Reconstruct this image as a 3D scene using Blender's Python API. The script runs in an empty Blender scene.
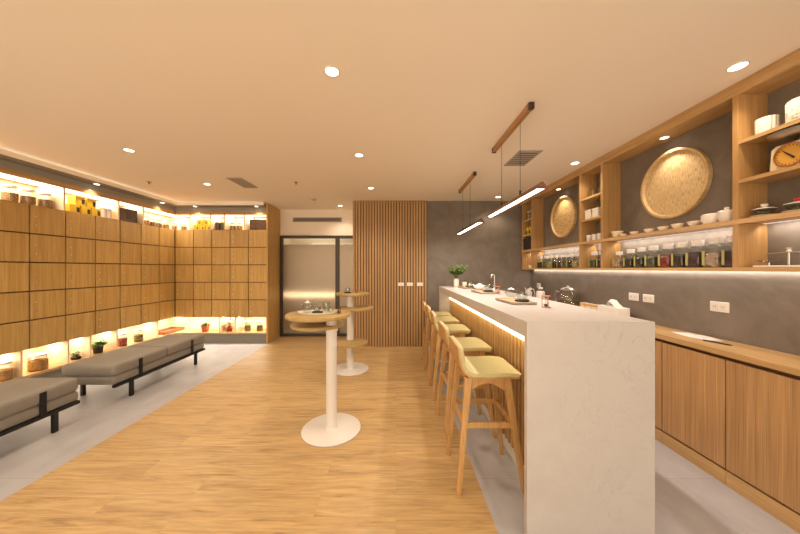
import bpy, bmesh, math, random
from mathutils import Vector, Matrix
random.seed(7)
C = bpy.context.scene.collection
PI = math.pi
F, VX, VY, CH = 278.0, 396.0, 268.5, 1.36      # focal length in pixels, vanishing point, camera height


# ------------------------------------------------------------------ mesh builder
class MB:
    def __init__(s, o=(0, 0, 0)):
        s.bm = bmesh.new()
        s.o = Vector(o)

    def box(s, x0, x1, y0, y1, z0, z1, bev=0.0, seg=2):
        m = Matrix.Translation(((x0+x1)/2, (y0+y1)/2, (z0+z1)/2)) @ Matrix.Diagonal((abs(x1-x0), abs(y1-y0), abs(z1-z0), 1))
        r = bmesh.ops.create_cube(s.bm, size=1.0, matrix=m)
        if bev > 0:
            es = list({e for v in r['verts'] for e in v.link_edges})
            bmesh.ops.bevel(s.bm, geom=es, offset=bev, segments=seg, profile=0.5, affect='EDGES', clamp_overlap=True)
        return s

    def lathe(s, prof, c=(0, 0, 0), seg=24, axis='Z', caps=True, power=None):
        """prof: list of (radius, height). power makes a rounded-square section."""
        rings = []
        c = Vector(c)
        for r, h in prof:
            ring = []
            for i in range(seg):
                a = 2*PI*i/seg + PI/seg
                ca, sa = math.cos(a), math.sin(a)
                k = 1.0
                if power:
                    k = 1.0 / (abs(ca)**power + abs(sa)**power)**(1.0/power)
                u, v = r*k*ca, r*k*sa
                if axis == 'Z': p = Vector((u, v, h))
                elif axis == 'X': p = Vector((h, u, v))
                else: p = Vector((u, h, v))
                ring.append(s.bm.verts.new(c + p))
            rings.append(ring)
        for a, b in zip(rings, rings[1:]):
            for i in range(seg):
                j = (i+1) % seg
                s.bm.faces.new((a[i], a[j], b[j], b[i]))
        if caps:
            if prof[0][0] > 1e-6: s.bm.faces.new(list(reversed(rings[0])))
            if prof[-1][0] > 1e-6: s.bm.faces.new(rings[-1])
        return s

    def cyl(s, c, r, z0, z1, seg=24, axis='Z'):
        return s.lathe([(r, z0), (r, z1)], c, seg, axis)

    def tube(s, pts, r, seg=8, caps=True):
        pts = [Vector(p) for p in pts]
        n = len(pts)
        rs = r if isinstance(r, (list, tuple)) else [r]*n
        t0 = (pts[1]-pts[0]).normalized()
        up = Vector((0, 0, 1)) if abs(t0.z) < 0.9 else Vector((1, 0, 0))
        nrm = t0.cross(up).normalized()
        rings = []
        for i in range(n):
            if i == 0: t = pts[1]-pts[0]
            elif i == n-1: t = pts[-1]-pts[-2]
            else: t = (pts[i+1]-pts[i]).normalized() + (pts[i]-pts[i-1]).normalized()
            t.normalize()
            nrm = (nrm - t*nrm.dot(t)).normalized()
            b = t.cross(nrm)
            rings.append([s.bm.verts.new(pts[i] + rs[i]*(math.cos(2*PI*k/seg)*nrm + math.sin(2*PI*k/seg)*b)) for k in range(seg)])
        for a, b in zip(rings, rings[1:]):
            for i in range(seg):
                j = (i+1) % seg
                s.bm.faces.new((a[i], a[j], b[j], b[i]))
        if caps:
            s.bm.faces.new(list(reversed(rings[0])))
            s.bm.faces.new(rings[-1])
        return s

    def beam(s, p, q, w0, w1=None, d0=None, d1=None, bev=0.0):
        """tapered four-sided bar from p to q; w along x, d along y (or z for flat bars)"""
        p, q = Vector(p), Vector(q)
        w1 = w0 if w1 is None else w1
        d0 = w0 if d0 is None else d0
        d1 = d0 if d1 is None else d1
        t = (q-p).normalized()
        if abs(t.z) > 0.7: ax = Vector((1, 0, 0)) - t*t.x
        else: ax = t.cross(Vector((0, 0, 1)))
        ax.normalize()
        ay = t.cross(ax)
        vs = []
        for pt, w, d in ((p, w0, d0), (q, w1, d1)):
            for a, b in ((-1, -1), (1, -1), (1, 1), (-1, 1)):
                vs.append(s.bm.verts.new(pt + ax*a*w/2 + ay*b*d/2))
        fs = [(3, 2, 1, 0), (4, 5, 6, 7), (0, 1, 5, 4), (1, 2, 6, 5), (2, 3, 7, 6), (3, 0, 4, 7)]
        for f in fs: s.bm.faces.new([vs[i] for i in f])
        if bev:
            es = list({e for v in vs for e in v.link_edges})
            bmesh.ops.bevel(s.bm, geom=es, offset=bev, segments=2, profile=0.5, affect='EDGES', clamp_overlap=True)
        return s

    def poly(s, pts2, a0, a1, axis='Y'):
        """extrude a 2-D outline along an axis: Y takes (x,z), X takes (y,z), Z takes (x,y)"""
        def mk(p, a):
            if axis == 'Y': return Vector((p[0], a, p[1]))
            if axis == 'X': return Vector((a, p[0], p[1]))
            return Vector((p[0], p[1], a))
        A = [s.bm.verts.new(mk(p, a0)) for p in pts2]
        B = [s.bm.verts.new(mk(p, a1)) for p in pts2]
        n = len(A)
        s.bm.faces.new(A); s.bm.faces.new(list(reversed(B)))
        for i in range(n):
            j = (i+1) % n
            s.bm.faces.new((A[i], B[i], B[j], A[j]))
        return s

    def leaf(s, base, d, length, width, droop=0.3, n=4):
        base = Vector(base); d = Vector(d).normalized()
        side = d.cross(Vector((0, 0, 1)))
        if side.length < 1e-3: side = Vector((1, 0, 0))
        side.normalize()
        prev = None
        p = base.copy()
        for i in range(n+1):
            t = i/n
            w = width*math.sin(PI*min(1, 0.12+0.88*t))*0.5 if i < n else 0.0
            fold = side.cross(d).normalized()*w*0.35
            cur = [s.bm.verts.new(p - side*w + fold), s.bm.verts.new(p), s.bm.verts.new(p + side*w + fold)]
            if prev:
                s.bm.faces.new((prev[0], prev[1], cur[1], cur[0]))
                s.bm.faces.new((prev[1], prev[2], cur[2], cur[1]))
            prev = cur
            d = (d + Vector((0, 0, -droop/n))).normalized()
            p = p + d*length/n
        return s

    def ball(s, c, r, sub=2, sc=(1, 1, 1)):
        m = Matrix.Translation(c) @ Matrix.Diagonal((*sc, 1))
        bmesh.ops.create_icosphere(s.bm, subdivisions=sub, radius=r, matrix=m)
        return s

    def build(s, name, mat, parent=None, smooth=False, loc=None, label=None):
        me = bpy.data.meshes.new(name)
        bmesh.ops.recalc_face_normals(s.bm, faces=s.bm.faces[:])
        for v in s.bm.verts: v.co -= s.o
        s.bm.to_mesh(me); s.bm.free()
        if smooth:
            for p in me.polygons: p.use_smooth = True
            try: me.set_sharp_from_angle(angle=math.radians(40))
            except Exception: pass
        me.materials.append(mat)
        o = bpy.data.objects.new(name, me)
        C.objects.link(o)
        if parent: o.parent = parent
        elif loc is not None: o.location = loc
        else: o.location = s.o
        if label: o['label'] = label
        return o


def thing(name, label, cat, loc=(0, 0, 0), group=None, rz=0):
    o = bpy.data.objects.new(name, None); C.objects.link(o)
    o.empty_display_size = 0.05
    o.location = loc; o.rotation_euler = (0, 0, rz)
    o['label'] = label; o['category'] = cat
    if group: o['group'] = group
    return o


def tag(o, label, cat, group=None):
    o['label'] = label; o['category'] = cat
    if group: o['group'] = group
    return o


def struct(o, label=None, cat=None):
    o['kind'] = 'structure'
    if label: o['label'] = label
    if cat: o['category'] = cat
    return o


# ------------------------------------------------------------------ materials
def newmat(name):
    m = bpy.data.materials.new(name); m.use_nodes = True
    nt = m.node_tree
    return m, nt, nt.nodes['Principled BSDF']


def plain(name, col, rough=0.5, metal=0.0, noise=0.0, nscale=8, bump=0.0, bscale=200, coat=0.0, sheen=0.0):
    m, nt, b = newmat(name)
    b.inputs['Base Color'].default_value = (*col, 1)
    b.inputs['Roughness'].default_value = rough
    b.inputs['Metallic'].default_value = metal
    b.inputs['Coat Weight'].default_value = coat
    b.inputs['Sheen Weight'].default_value = sheen
    tc = nt.nodes.new('ShaderNodeTexCoord')
    if noise > 0:
        n = nt.nodes.new('ShaderNodeTexNoise'); n.inputs['Scale'].default_value = nscale; n.inputs['Detail'].default_value = 5
        r = nt.nodes.new('ShaderNodeValToRGB')
        r.color_ramp.elements[0].position = 0.3; r.color_ramp.elements[1].position = 0.7
        r.color_ramp.elements[0].color = (*[c*(1-noise) for c in col], 1)
        r.color_ramp.elements[1].color = (*[min(1, c*(1+noise)) for c in col], 1)
        nt.links.new(tc.outputs['Object'], n.inputs['Vector'])
        nt.links.new(n.outputs['Fac'], r.inputs['Fac']); nt.links.new(r.outputs['Color'], b.inputs['Base Color'])
    if bump > 0:
        n2 = nt.nodes.new('ShaderNodeTexNoise'); n2.inputs['Scale'].default_value = bscale; n2.inputs['Detail'].default_value = 3
        bp = nt.nodes.new('ShaderNodeBump'); bp.inputs['Strength'].default_value = bump; bp.inputs['Distance'].default_value = 0.002
        nt.links.new(tc.outputs['Object'], n2.inputs['Vector'])
        nt.links.new(n2.outputs['Fac'], bp.inputs['Height']); nt.links.new(bp.outputs['Normal'], b.inputs['Normal'])
    return m


def wood(name, dark, light, axis='Z', across=28, along=1.3, rough=0.45, fine=0.18):
    m, nt, b = newmat(name)
    tc = nt.nodes.new('ShaderNodeTexCoord')
    oi = nt.nodes.new('ShaderNodeObjectInfo')
    add = nt.nodes.new('ShaderNodeVectorMath'); add.operation = 'MULTIPLY_ADD'
    comb = nt.nodes.new('ShaderNodeCombineXYZ')
    for k in range(3): nt.links.new(oi.outputs['Random'], comb.inputs[k])
    nt.links.new(comb.outputs[0], add.inputs[0]); add.inputs[1].default_value = (7.3, 5.1, 9.7)
    nt.links.new(tc.outputs['Object'], add.inputs[2])

    def mapped(ac, al):
        mp = nt.nodes.new('ShaderNodeMapping')
        sc = [ac, ac, ac]; sc['XYZ'.index(axis)] = al
        mp.inputs['Scale'].default_value = sc
        nt.links.new(add.outputs[0], mp.inputs['Vector'])
        return mp
    n1 = nt.nodes.new('ShaderNodeTexNoise'); n1.inputs['Scale'].default_value = 1; n1.inputs['Detail'].default_value = 4; n1.inputs['Distortion'].default_value = 0.4
    nt.links.new(mapped(across, along).outputs[0], n1.inputs['Vector'])
    r = nt.nodes.new('ShaderNodeValToRGB')
    r.color_ramp.elements[0].position = 0.28; r.color_ramp.elements[1].position = 0.72
    r.color_ramp.elements[0].color = (*dark, 1); r.color_ramp.elements[1].color = (*light, 1)
    nt.links.new(n1.outputs['Fac'], r.inputs['Fac'])
    n2 = nt.nodes.new('ShaderNodeTexNoise'); n2.inputs['Scale'].default_value = 1; n2.inputs['Detail'].default_value = 2
    nt.links.new(mapped(across*6, along*3).outputs[0], n2.inputs['Vector'])
    mr = nt.nodes.new('ShaderNodeMapRange')
    mr.inputs['From Min'].default_value = 0.3; mr.inputs['From Max'].default_value = 0.7
    mr.inputs['To Min'].default_value = 1-fine; mr.inputs['To Max'].default_value = 1+fine*0.5
    nt.links.new(n2.outputs['Fac'], mr.inputs['Value'])
    mx = nt.nodes.new('ShaderNodeVectorMath'); mx.operation = 'SCALE'
    nt.links.new(r.outputs['Color'], mx.inputs[0]); nt.links.new(mr.outputs[0], mx.inputs['Scale'])
    mr2 = nt.nodes.new('ShaderNodeMapRange')
    mr2.inputs['To Min'].default_value = 0.93; mr2.inputs['To Max'].default_value = 1.07
    nt.links.new(oi.outputs['Random'], mr2.inputs['Value'])
    mx2 = nt.nodes.new('ShaderNodeVectorMath'); mx2.operation = 'SCALE'
    nt.links.new(mx.outputs[0], mx2.inputs[0]); nt.links.new(mr2.outputs[0], mx2.inputs['Scale'])
    nt.links.new(mx2.outputs[0], b.inputs['Base Color'])
    b.inputs['Roughness'].default_value = rough
    return m


def floor_wood(name):
    m, nt, b = newmat(name)
    tc = nt.nodes.new('ShaderNodeTexCoord')
    br = nt.nodes.new('ShaderNodeTexBrick')
    br.offset = 0.37; br.offset_frequency = 2
    br.inputs['Scale'].default_value = 1.0
    br.inputs['Brick Width'].default_value = 1.22; br.inputs['Row Height'].default_value = 0.152
    br.inputs['Mortar Size'].default_value = 0.0007; br.inputs['Mortar Smooth'].default_value = 0.3
    br.inputs['Color1'].default_value = (0.0, 0.0, 0.0, 1); br.inputs['Color2'].default_value = (1, 1, 1, 1)
    br.inputs['Mortar'].default_value = (0.5, 0.5, 0.5, 1); br.inputs['Bias'].default_value = 0.0
    nt.links.new(tc.outputs['Object'], br.inputs['Vector'])
    # offset the grain per plank
    sep = nt.nodes.new('ShaderNodeVectorMath'); sep.operation = 'MULTIPLY_ADD'
    nt.links.new(br.outputs['Color'], sep.inputs[0]); sep.inputs[1].default_value = (3.0, 9.0, 4.0)
    nt.links.new(tc.outputs['Object'], sep.inputs[2])
    mp = nt.nodes.new('ShaderNodeMapping'); mp.inputs['Scale'].default_value = (2.2, 24, 1)
    nt.links.new(sep.outputs[0], mp.inputs['Vector'])
    n1 = nt.nodes.new('ShaderNodeTexNoise'); n1.inputs['Scale'].default_value = 1; n1.inputs['Detail'].default_value = 6
    n1.inputs['Roughness'].default_value = 0.6; n1.inputs['Distortion'].default_value = 0.8
    nt.links.new(mp.outputs[0], n1.inputs['Vector'])
    r = nt.nodes.new('ShaderNodeValToRGB')
    e = r.color_ramp.elements
    e[0].position = 0.25; e[0].color = (0.27, 0.155, 0.062, 1)
    e[1].position = 0.72; e[1].color = (0.585, 0.41, 0.20, 1)
    k = r.color_ramp.elements.new(0.42); k.color = (0.49, 0.322, 0.14, 1)
    nt.links.new(n1.outputs['Fac'], r.inputs['Fac'])
    mr = nt.nodes.new('ShaderNodeMapRange')
    mr.inputs['To Min'].default_value = 0.95; mr.inputs['To Max'].default_value = 1.07
    mp3 = nt.nodes.new('ShaderNodeMapping'); mp3.inputs['Scale'].default_value = (4.5, 62, 1)
    nt.links.new(sep.outputs[0], mp3.inputs['Vector'])
    n3 = nt.nodes.new('ShaderNodeTexNoise'); n3.inputs['Scale'].default_value = 1; n3.inputs['Detail'].default_value = 5
    n3.inputs['Roughness'].default_value = 0.65; n3.inputs['Distortion'].default_value = 0.5
    nt.links.new(mp3.outputs[0], n3.inputs['Vector'])
    st3 = nt.nodes.new('ShaderNodeMapRange'); st3.inputs['From Min'].default_value = 0.30; st3.inputs['From Max'].default_value = 0.60
    st3.inputs['To Min'].default_value = 0.72; st3.inputs['To Max'].default_value = 1.06
    nt.links.new(n3.outputs['Fac'], st3.inputs['Value'])
    pl = nt.nodes.new('ShaderNodeMath'); pl.operation = 'MULTIPLY'
    nt.links.new(br.outputs['Color'], mr.inputs['Value'])
    nt.links.new(mr.outputs[0], pl.inputs[0]); nt.links.new(st3.outputs[0], pl.inputs[1])
    mx = nt.nodes.new('ShaderNodeVectorMath'); mx.operation = 'SCALE'
    nt.links.new(r.outputs['Color'], mx.inputs[0]); nt.links.new(pl.outputs[0], mx.inputs['Scale'])
    mix = nt.nodes.new('ShaderNodeMix'); mix.data_type = 'RGBA'
    nt.links.new(br.outputs['Fac'], mix.inputs['Factor'])
    nt.links.new(mx.outputs[0], mix.inputs['A']); mix.inputs['B'].default_value = (0.33, 0.21, 0.095, 1)
    nt.links.new(mix.outputs['Result'], b.inputs['Base Color'])
    b.inputs['Roughness'].default_value = 0.42
    return m


def floor_tile(name):
    m, nt, b = newmat(name)
    tc = nt.nodes.new('ShaderNodeTexCoord')
    br = nt.nodes.new('ShaderNodeTexBrick'); br.offset = 0.5
    br.inputs['Scale'].default_value = 1.0
    br.inputs['Brick Width'].default_value = 0.9; br.inputs['Row Height'].default_value = 0.9
    br.inputs['Mortar Size'].default_value = 0.0015
    br.inputs['Color1'].default_value = (0.42, 0.42, 0.455, 1); br.inputs['Color2'].default_value = (0.445, 0.445, 0.48, 1)
    br.inputs['Mortar'].default_value = (0.31, 0.30, 0.31, 1)
    nt.links.new(tc.outputs['Object'], br.inputs['Vector'])
    n = nt.nodes.new('ShaderNodeTexNoise'); n.inputs['Scale'].default_value = 6; n.inputs['Detail'].default_value = 8; n.inputs['Roughness'].default_value = 0.65
    mp = nt.nodes.new('ShaderNodeMapping'); mp.inputs['Scale'].default_value = (1.0, 0.45, 1)
    nt.links.new(tc.outputs['Object'], mp.inputs['Vector'])
    nt.links.new(mp.outputs[0], n.inputs['Vector'])
    mr = nt.nodes.new('ShaderNodeMapRange'); mr.inputs['From Min'].default_value = 0.3; mr.inputs['From Max'].default_value = 0.7
    mr.inputs['To Min'].default_value = 0.86; mr.inputs['To Max'].default_value = 1.08
    nt.links.new(n.outputs['Fac'], mr.inputs['Value'])
    mx = nt.nodes.new('ShaderNodeVectorMath'); mx.operation = 'SCALE'
    nt.links.new(br.outputs['Color'], mx.inputs[0]); nt.links.new(mr.outputs[0], mx.inputs['Scale'])
    nt.links.new(mx.outputs[0], b.inputs['Base Color'])
    b.inputs['Roughness'].default_value = 0.4
    return m


def plaster(name, c0, c1):
    m, nt, b = newmat(name)
    tc = nt.nodes.new('ShaderNodeTexCoord')
    n = nt.nodes.new('ShaderNodeTexNoise'); n.inputs['Scale'].default_value = 2.6; n.inputs['Detail'].default_value = 9
    n.inputs['Roughness'].default_value = 0.62; n.inputs['Distortion'].default_value = 1.2
    nt.links.new(tc.outputs['Object'], n.inputs['Vector'])
    r = nt.nodes.new('ShaderNodeValToRGB')
    r.color_ramp.elements[0].position = 0.3; r.color_ramp.elements[1].position = 0.72
    r.color_ramp.elements[0].color = (*c0, 1); r.color_ramp.elements[1].color = (*c1, 1)
    nt.links.new(n.outputs['Fac'], r.inputs['Fac']); nt.links.new(r.outputs['Color'], b.inputs['Base Color'])
    b.inputs['Roughness'].default_value = 0.6
    return m


def stone(name):
    m, nt, b = newmat(name)
    tc = nt.nodes.new('ShaderNodeTexCoord')
    n = nt.nodes.new('ShaderNodeTexNoise'); n.inputs['Scale'].default_value = 3.2; n.inputs['Detail'].default_value = 7
    n.inputs['Roughness'].default_value = 0.6; n.inputs['Distortion'].default_value = 2.0
    nt.links.new(tc.outputs['Object'], n.inputs['Vector'])
    sub = nt.nodes.new('ShaderNodeMath'); sub.operation = 'SUBTRACT'; sub.inputs[1].default_value = 0.5
    ab = nt.nodes.new('ShaderNodeMath'); ab.operation = 'ABSOLUTE'
    nt.links.new(n.outputs['Fac'], sub.inputs[0]); nt.links.new(sub.outputs[0], ab.inputs[0])
    r = nt.nodes.new('ShaderNodeValToRGB')
    e = r.color_ramp.elements
    e[0].position = 0.0; e[0].color = (0.41, 0.375, 0.35, 1)
    e[1].position = 0.012; e[1].color = (0.51, 0.475, 0.45, 1)
    nt.links.new(ab.outputs[0], r.inputs['Fac'])
    n2 = nt.nodes.new('ShaderNodeTexNoise'); n2.inputs['Scale'].default_value = 1.6; n2.inputs['Detail'].default_value = 4
    nt.links.new(tc.outputs['Object'], n2.inputs['Vector'])
    r2 = nt.nodes.new('ShaderNodeMapRange'); r2.inputs['From Min'].default_value = 0.45; r2.inputs['From Max'].default_value = 0.65
    nt.links.new(n2.outputs['Fac'], r2.inputs['Value'])
    n3 = nt.nodes.new('ShaderNodeTexNoise'); n3.inputs['Scale'].default_value = 11; n3.inputs['Detail'].default_value = 8
    nt.links.new(tc.outputs['Object'], n3.inputs['Vector'])
    r3 = nt.nodes.new('ShaderNodeValToRGB')
    r3.color_ramp.elements[0].position = 0.3; r3.color_ramp.elements[1].position = 0.7
    r3.color_ramp.elements[0].color = (0.485, 0.45, 0.425, 1); r3.color_ramp.elements[1].color = (0.53, 0.495, 0.47, 1)
    nt.links.new(n3.outputs['Fac'], r3.inputs['Fac'])
    mix = nt.nodes.new('ShaderNodeMix'); mix.data_type = 'RGBA'
    nt.links.new(r2.outputs[0], mix.inputs['Factor'])
    nt.links.new(r3.outputs['Color'], mix.inputs['A']); nt.links.new(r.outputs['Color'], mix.inputs['B'])
    nt.links.new(mix.outputs['Result'], b.inputs['Base Color'])
    b.inputs['Roughness'].default_value = 0.3
    return m


def glass(name, tint=(0.93, 0.95, 0.93), ior=1.45, gloss_rough=0.03):
    m = bpy.data.materials.new(name); m.use_nodes = True
    nt = m.node_tree; nt.nodes.clear()
    out = nt.nodes.new('ShaderNodeOutputMaterial')
    t = nt.nodes.new('ShaderNodeBsdfTransparent'); t.inputs['Color'].default_value = (*tint, 1)
    g = nt.nodes.new('ShaderNodeBsdfGlossy'); g.inputs['Roughness'].default_value = gloss_rough
    lw = nt.nodes.new('ShaderNodeLayerWeight'); lw.inputs['Blend'].default_value = 0.5
    pw = nt.nodes.new('ShaderNodeMath'); pw.operation = 'POWER'; pw.inputs[1].default_value = 5.0
    fr = nt.nodes.new('ShaderNodeMath'); fr.operation = 'MULTIPLY_ADD'; fr.inputs[1].default_value = 0.4; fr.inputs[2].default_value = 0.06
    nt.links.new(lw.outputs['Facing'], pw.inputs[0]); nt.links.new(pw.outputs[0], fr.inputs[0])
    mx = nt.nodes.new('ShaderNodeMixShader')
    nt.links.new(fr.outputs[0], mx.inputs[0]); nt.links.new(t.outputs[0], mx.inputs[1]); nt.links.new(g.outputs[0], mx.inputs[2])
    nt.links.new(mx.outputs[0], out.inputs['Surface'])
    return m


def emit(name, col, strength):
    m = bpy.data.materials.new(name); m.use_nodes = True
    nt = m.node_tree; nt.nodes.clear()
    out = nt.nodes.new('ShaderNodeOutputMaterial')
    e = nt.nodes.new('ShaderNodeEmission'); e.inputs['Color'].default_value = (*col, 1); e.inputs['Strength'].default_value = strength
    nt.links.new(e.outputs[0], out.inputs['Surface'])
    return m


def grains(name, c0, c1, scale=90, c2=None):
    m, nt, b = newmat(name)
    tc = nt.nodes.new('ShaderNodeTexCoord')
    v = nt.nodes.new('ShaderNodeTexVoronoi'); v.inputs['Scale'].default_value = scale
    nt.links.new(tc.outputs['Object'], v.inputs['Vector'])
    r = nt.nodes.new('ShaderNodeValToRGB')
    r.color_ramp.elements[0].color = (*c0, 1); r.color_ramp.elements[1].color = (*c1, 1)
    if c2:
        k = r.color_ramp.elements.new(0.5); k.color = (*c2, 1)
    nt.links.new(v.outputs['Color'], r.inputs['Fac']); nt.links.new(r.outputs['Color'], b.inputs['Base Color'])
    bp = nt.nodes.new('ShaderNodeBump'); bp.inputs['Strength'].default_value = 0.6; bp.inputs['Distance'].default_value = 0.004
    nt.links.new(v.outputs['Distance'], bp.inputs['Height']); nt.links.new(bp.outputs['Normal'], b.inputs['Normal'])
    b.inputs['Roughness'].default_value = 0.7
    return m


def weave(name, c0, c1, sy, sz):
    m, nt, b = newmat(name)
    tc = nt.nodes.new('ShaderNodeTexCoord')
    mp = nt.nodes.new('ShaderNodeMapping'); mp.inputs['Scale'].default_value = (1, sy, sz)
    nt.links.new(tc.outputs['Object'], mp.inputs['Vector'])
    n = nt.nodes.new('ShaderNodeTexNoise'); n.inputs['Scale'].default_value = 1; n.inputs['Detail'].default_value = 2
    nt.links.new(mp.outputs[0], n.inputs['Vector'])
    r = nt.nodes.new('ShaderNodeValToRGB')
    r.color_ramp.elements[0].position = 0.36; r.color_ramp.elements[1].position = 0.52
    r.color_ramp.elements[0].color = (*c0, 1); r.color_ramp.elements[1].color = (*c1, 1)
    nt.links.new(n.outputs['Fac'], r.inputs['Fac']); nt.links.new(r.outputs['Color'], b.inputs['Base Color'])
    bp = nt.nodes.new('ShaderNodeBump'); bp.inputs['Strength'].default_value = 0.5; bp.inputs['Distance'].default_value = 0.003
    nt.links.new(n.outputs['Fac'], bp.inputs['Height']); nt.links.new(bp.outputs['Normal'], b.inputs['Normal'])
    b.inputs['Roughness'].default_value = 0.55
    return m


OD, OL = (0.46, 0.275, 0.080), (0.61, 0.395, 0.135)
oak_v = wood('oak_vertical_grain', OD, OL, 'Z', 34, 1.2)
oak_h = wood('oak_long_grain', (0.47, 0.28, 0.115), (0.60, 0.385, 0.165), 'Y', 30, 1.2)
oak_hx = wood('oak_cross_grain', (0.47, 0.28, 0.115), (0.60, 0.385, 0.165), 'X', 30, 1.2)
oak_cab = wood('oak_cabinet', (0.40, 0.215, 0.085), (0.545, 0.33, 0.145), 'Z', 55, 0.8, fine=0.3)
oak_slat = wood('oak_slat', (0.42, 0.24, 0.09), (0.54, 0.33, 0.135), 'Z', 30, 1.0)
oak_stool = wood('oak_stool', (0.44, 0.245, 0.085), (0.56, 0.335, 0.13), 'Z', 24, 2.0)
oak_top = wood('oak_tabletop', (0.38, 0.255, 0.09), (0.50, 0.35, 0.135), 'X', 22, 2.0)
oak_shelf = wood('oak_shelf', (0.42, 0.235, 0.085), (0.53, 0.32, 0.125), 'Z', 34, 1.2)
niche_wood = wood('pale_niche_veneer', (0.70, 0.54, 0.34), (0.76, 0.61, 0.41), 'Z', 20, 1.5, fine=0.08)
carcass_dark = plain('carcass_gap', (0.13, 0.055, 0.02), 0.7)
slat_back = plain('slat_backing', (0.07, 0.035, 0.014), 0.7)
m_floor = floor_wood('plank_floor')
m_tile = floor_tile('stone_tile')
m_ceil = plain('ceiling_paint', (0.90, 0.825, 0.71), 0.9)
m_cream = plain('cream_wall_paint', (0.84, 0.76, 0.64), 0.85)
m_grey = plaster('grey_mineral_plaster', (0.145, 0.121, 0.097), (0.235, 0.198, 0.16))
m_soffit = plain('grey_soffit_paint', (0.20, 0.19, 0.17), 0.5)
m_fascia = plain('grey_fascia_paint', (0.34, 0.32, 0.285), 0.6)
m_kick = plain('grey_plinth', (0.25, 0.235, 0.205), 0.5)
m_stone = stone('bar_quartz')
m_bench = plain('taupe_leather', (0.245, 0.228, 0.20), 0.5, noise=0.04, nscale=20, bump=0.15, bscale=300)
m_black = plain('black_steel', (0.005, 0.005, 0.005), 0.5)
m_strap = plain('black_strap', (0.005, 0.005, 0.005), 0.7)
m_white = plain('white_powder_coat', (0.70, 0.67, 0.63), 0.4)
m_porc = plain('white_porcelain', (0.82, 0.78, 0.72), 0.25)
m_plast = plain('white_plastic', (0.80, 0.76, 0.70), 0.4)
m_fabric = plain('pale_lime_fabric', (0.50, 0.46, 0.245), 0.85, noise=0.05, nscale=60, bump=0.3, bscale=700, sheen=0.1)
m_darkframe = plain('dark_bronze_frame', (0.055, 0.042, 0.030), 0.4, metal=0.3)
m_steel = plain('brushed_steel', (0.62, 0.60, 0.57), 0.28, metal=1.0)
m_copper = plain('copper_metal', (0.62, 0.30, 0.17), 0.35, metal=1.0)
m_pendant = wood('walnut_pendant', (0.15, 0.06, 0.028), (0.22, 0.095, 0.045), 'Y', 40, 1.5, rough=0.45)
m_canopy = wood('canopy_wood', (0.36, 0.18, 0.065), (0.46, 0.25, 0.095), 'Y', 40, 1.5)
m_brownblack = plain('dark_brown_metal', (0.05, 0.025, 0.016), 0.4)
m_glass = glass('clear_glass', (0.90, 0.92, 0.90))
m_glass2 = glass('thin_glass', (0.97, 0.98, 0.97))
m_glass3 = glass('jar_glass', (0.93, 0.93, 0.91))
m_frostlid = plain('frosted_lid', (0.75, 0.72, 0.66), 0.2)
m_yellow = plain('yellow_card', (0.60, 0.40, 0.02), 0.55)
m_ylabel = plain('black_print', (0.03, 0.025, 0.02), 0.5)
m_brownbox = plain('dark_brown_box', (0.10, 0.05, 0.032), 0.5, noise=0.3, nscale=18)
m_tin = plain('dark_tin', (0.10, 0.085, 0.06), 0.35, metal=0.4)
m_label = plain('lime_label', (0.42, 0.40, 0.14), 0.6)
m_terracotta = plain('terracotta', (0.55, 0.16, 0.05), 0.7)
m_blackpot = plain('black_pot', (0.02, 0.02, 0.018), 0.5)
m_leaf = plain('green_leaf', (0.10, 0.20, 0.03), 0.5, noise=0.4, nscale=30)
m_leaf2 = plain('bright_green_leaf', (0.11, 0.26, 0.025), 0.45, noise=0.4, nscale=30)
m_leafd = plain('dark_green_leaf', (0.055, 0.10, 0.02), 0.5, noise=0.4, nscale=30)
m_stem = plain('stem', (0.20, 0.14, 0.06), 0.7)
m_herb = grains('dried_herbs', (0.16, 0.09, 0.045), (0.50, 0.34, 0.18), 110)
m_bamboo = wood('bamboo_tray', (0.42, 0.28, 0.115), (0.52, 0.36, 0.16), 'Y', 30, 2)
m_traygrey = plain('grey_brown_edge', (0.30, 0.245, 0.19), 0.5)
m_slate = plain('black_slate', (0.018, 0.016, 0.018), 0.35)
m_grille = plain('grey_grille', (0.42, 0.37, 0.31), 0.6)
m_grilled = plain('grille_dark', (0.10, 0.085, 0.07), 0.7)
m_red = plain('dark_red_glaze', (0.25, 0.02, 0.015), 0.3)
m_redbright = plain('red_knob', (0.55, 0.03, 0.03), 0.4)
m_crate = wood('brown_crate', (0.20, 0.07, 0.025), (0.32, 0.12, 0.05), 'Y', 30, 2)
m_cream_metal = plain('cream_enamel', (0.74, 0.62, 0.38), 0.35)
m_dial = plain('amber_dial', (0.68, 0.36, 0.07), 0.4)
m_pinkcopper = plain('rose_copper', (0.60, 0.24, 0.16), 0.35, metal=0.6)
m_weave_v = weave('bamboo_weave_upright', (0.42, 0.27, 0.11), (0.68, 0.52, 0.29), 230, 24)
m_weave_h = weave('bamboo_weave_level', (0.44, 0.29, 0.11), (0.66, 0.47, 0.22), 10, 80)
m_rim = wood('bamboo_rim', (0.52, 0.36, 0.17), (0.64, 0.47, 0.24), 'X', 20, 4)
m_paper = plain('white_paper', (0.80, 0.77, 0.72), 0.8)
m_lock = plain('lock_metal', (0.75, 0.70, 0.60), 0.3, metal=0.9)
m_tissue = plain('tissue', (0.86, 0.83, 0.79), 0.9)
m_lens = emit('downlight_lens', (1.0, 0.86, 0.66), 14)
m_led_w = emit('warm_led', (1.0, 0.80, 0.50), 6)
m_led_p = emit('pendant_led', (1.0, 0.87, 0.70), 14)
m_led_c = emit('neutral_led', (1.0, 0.90, 0.82), 2)
m_led_n = emit('niche_led', (1.0, 0.86, 0.64), 4)


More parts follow.
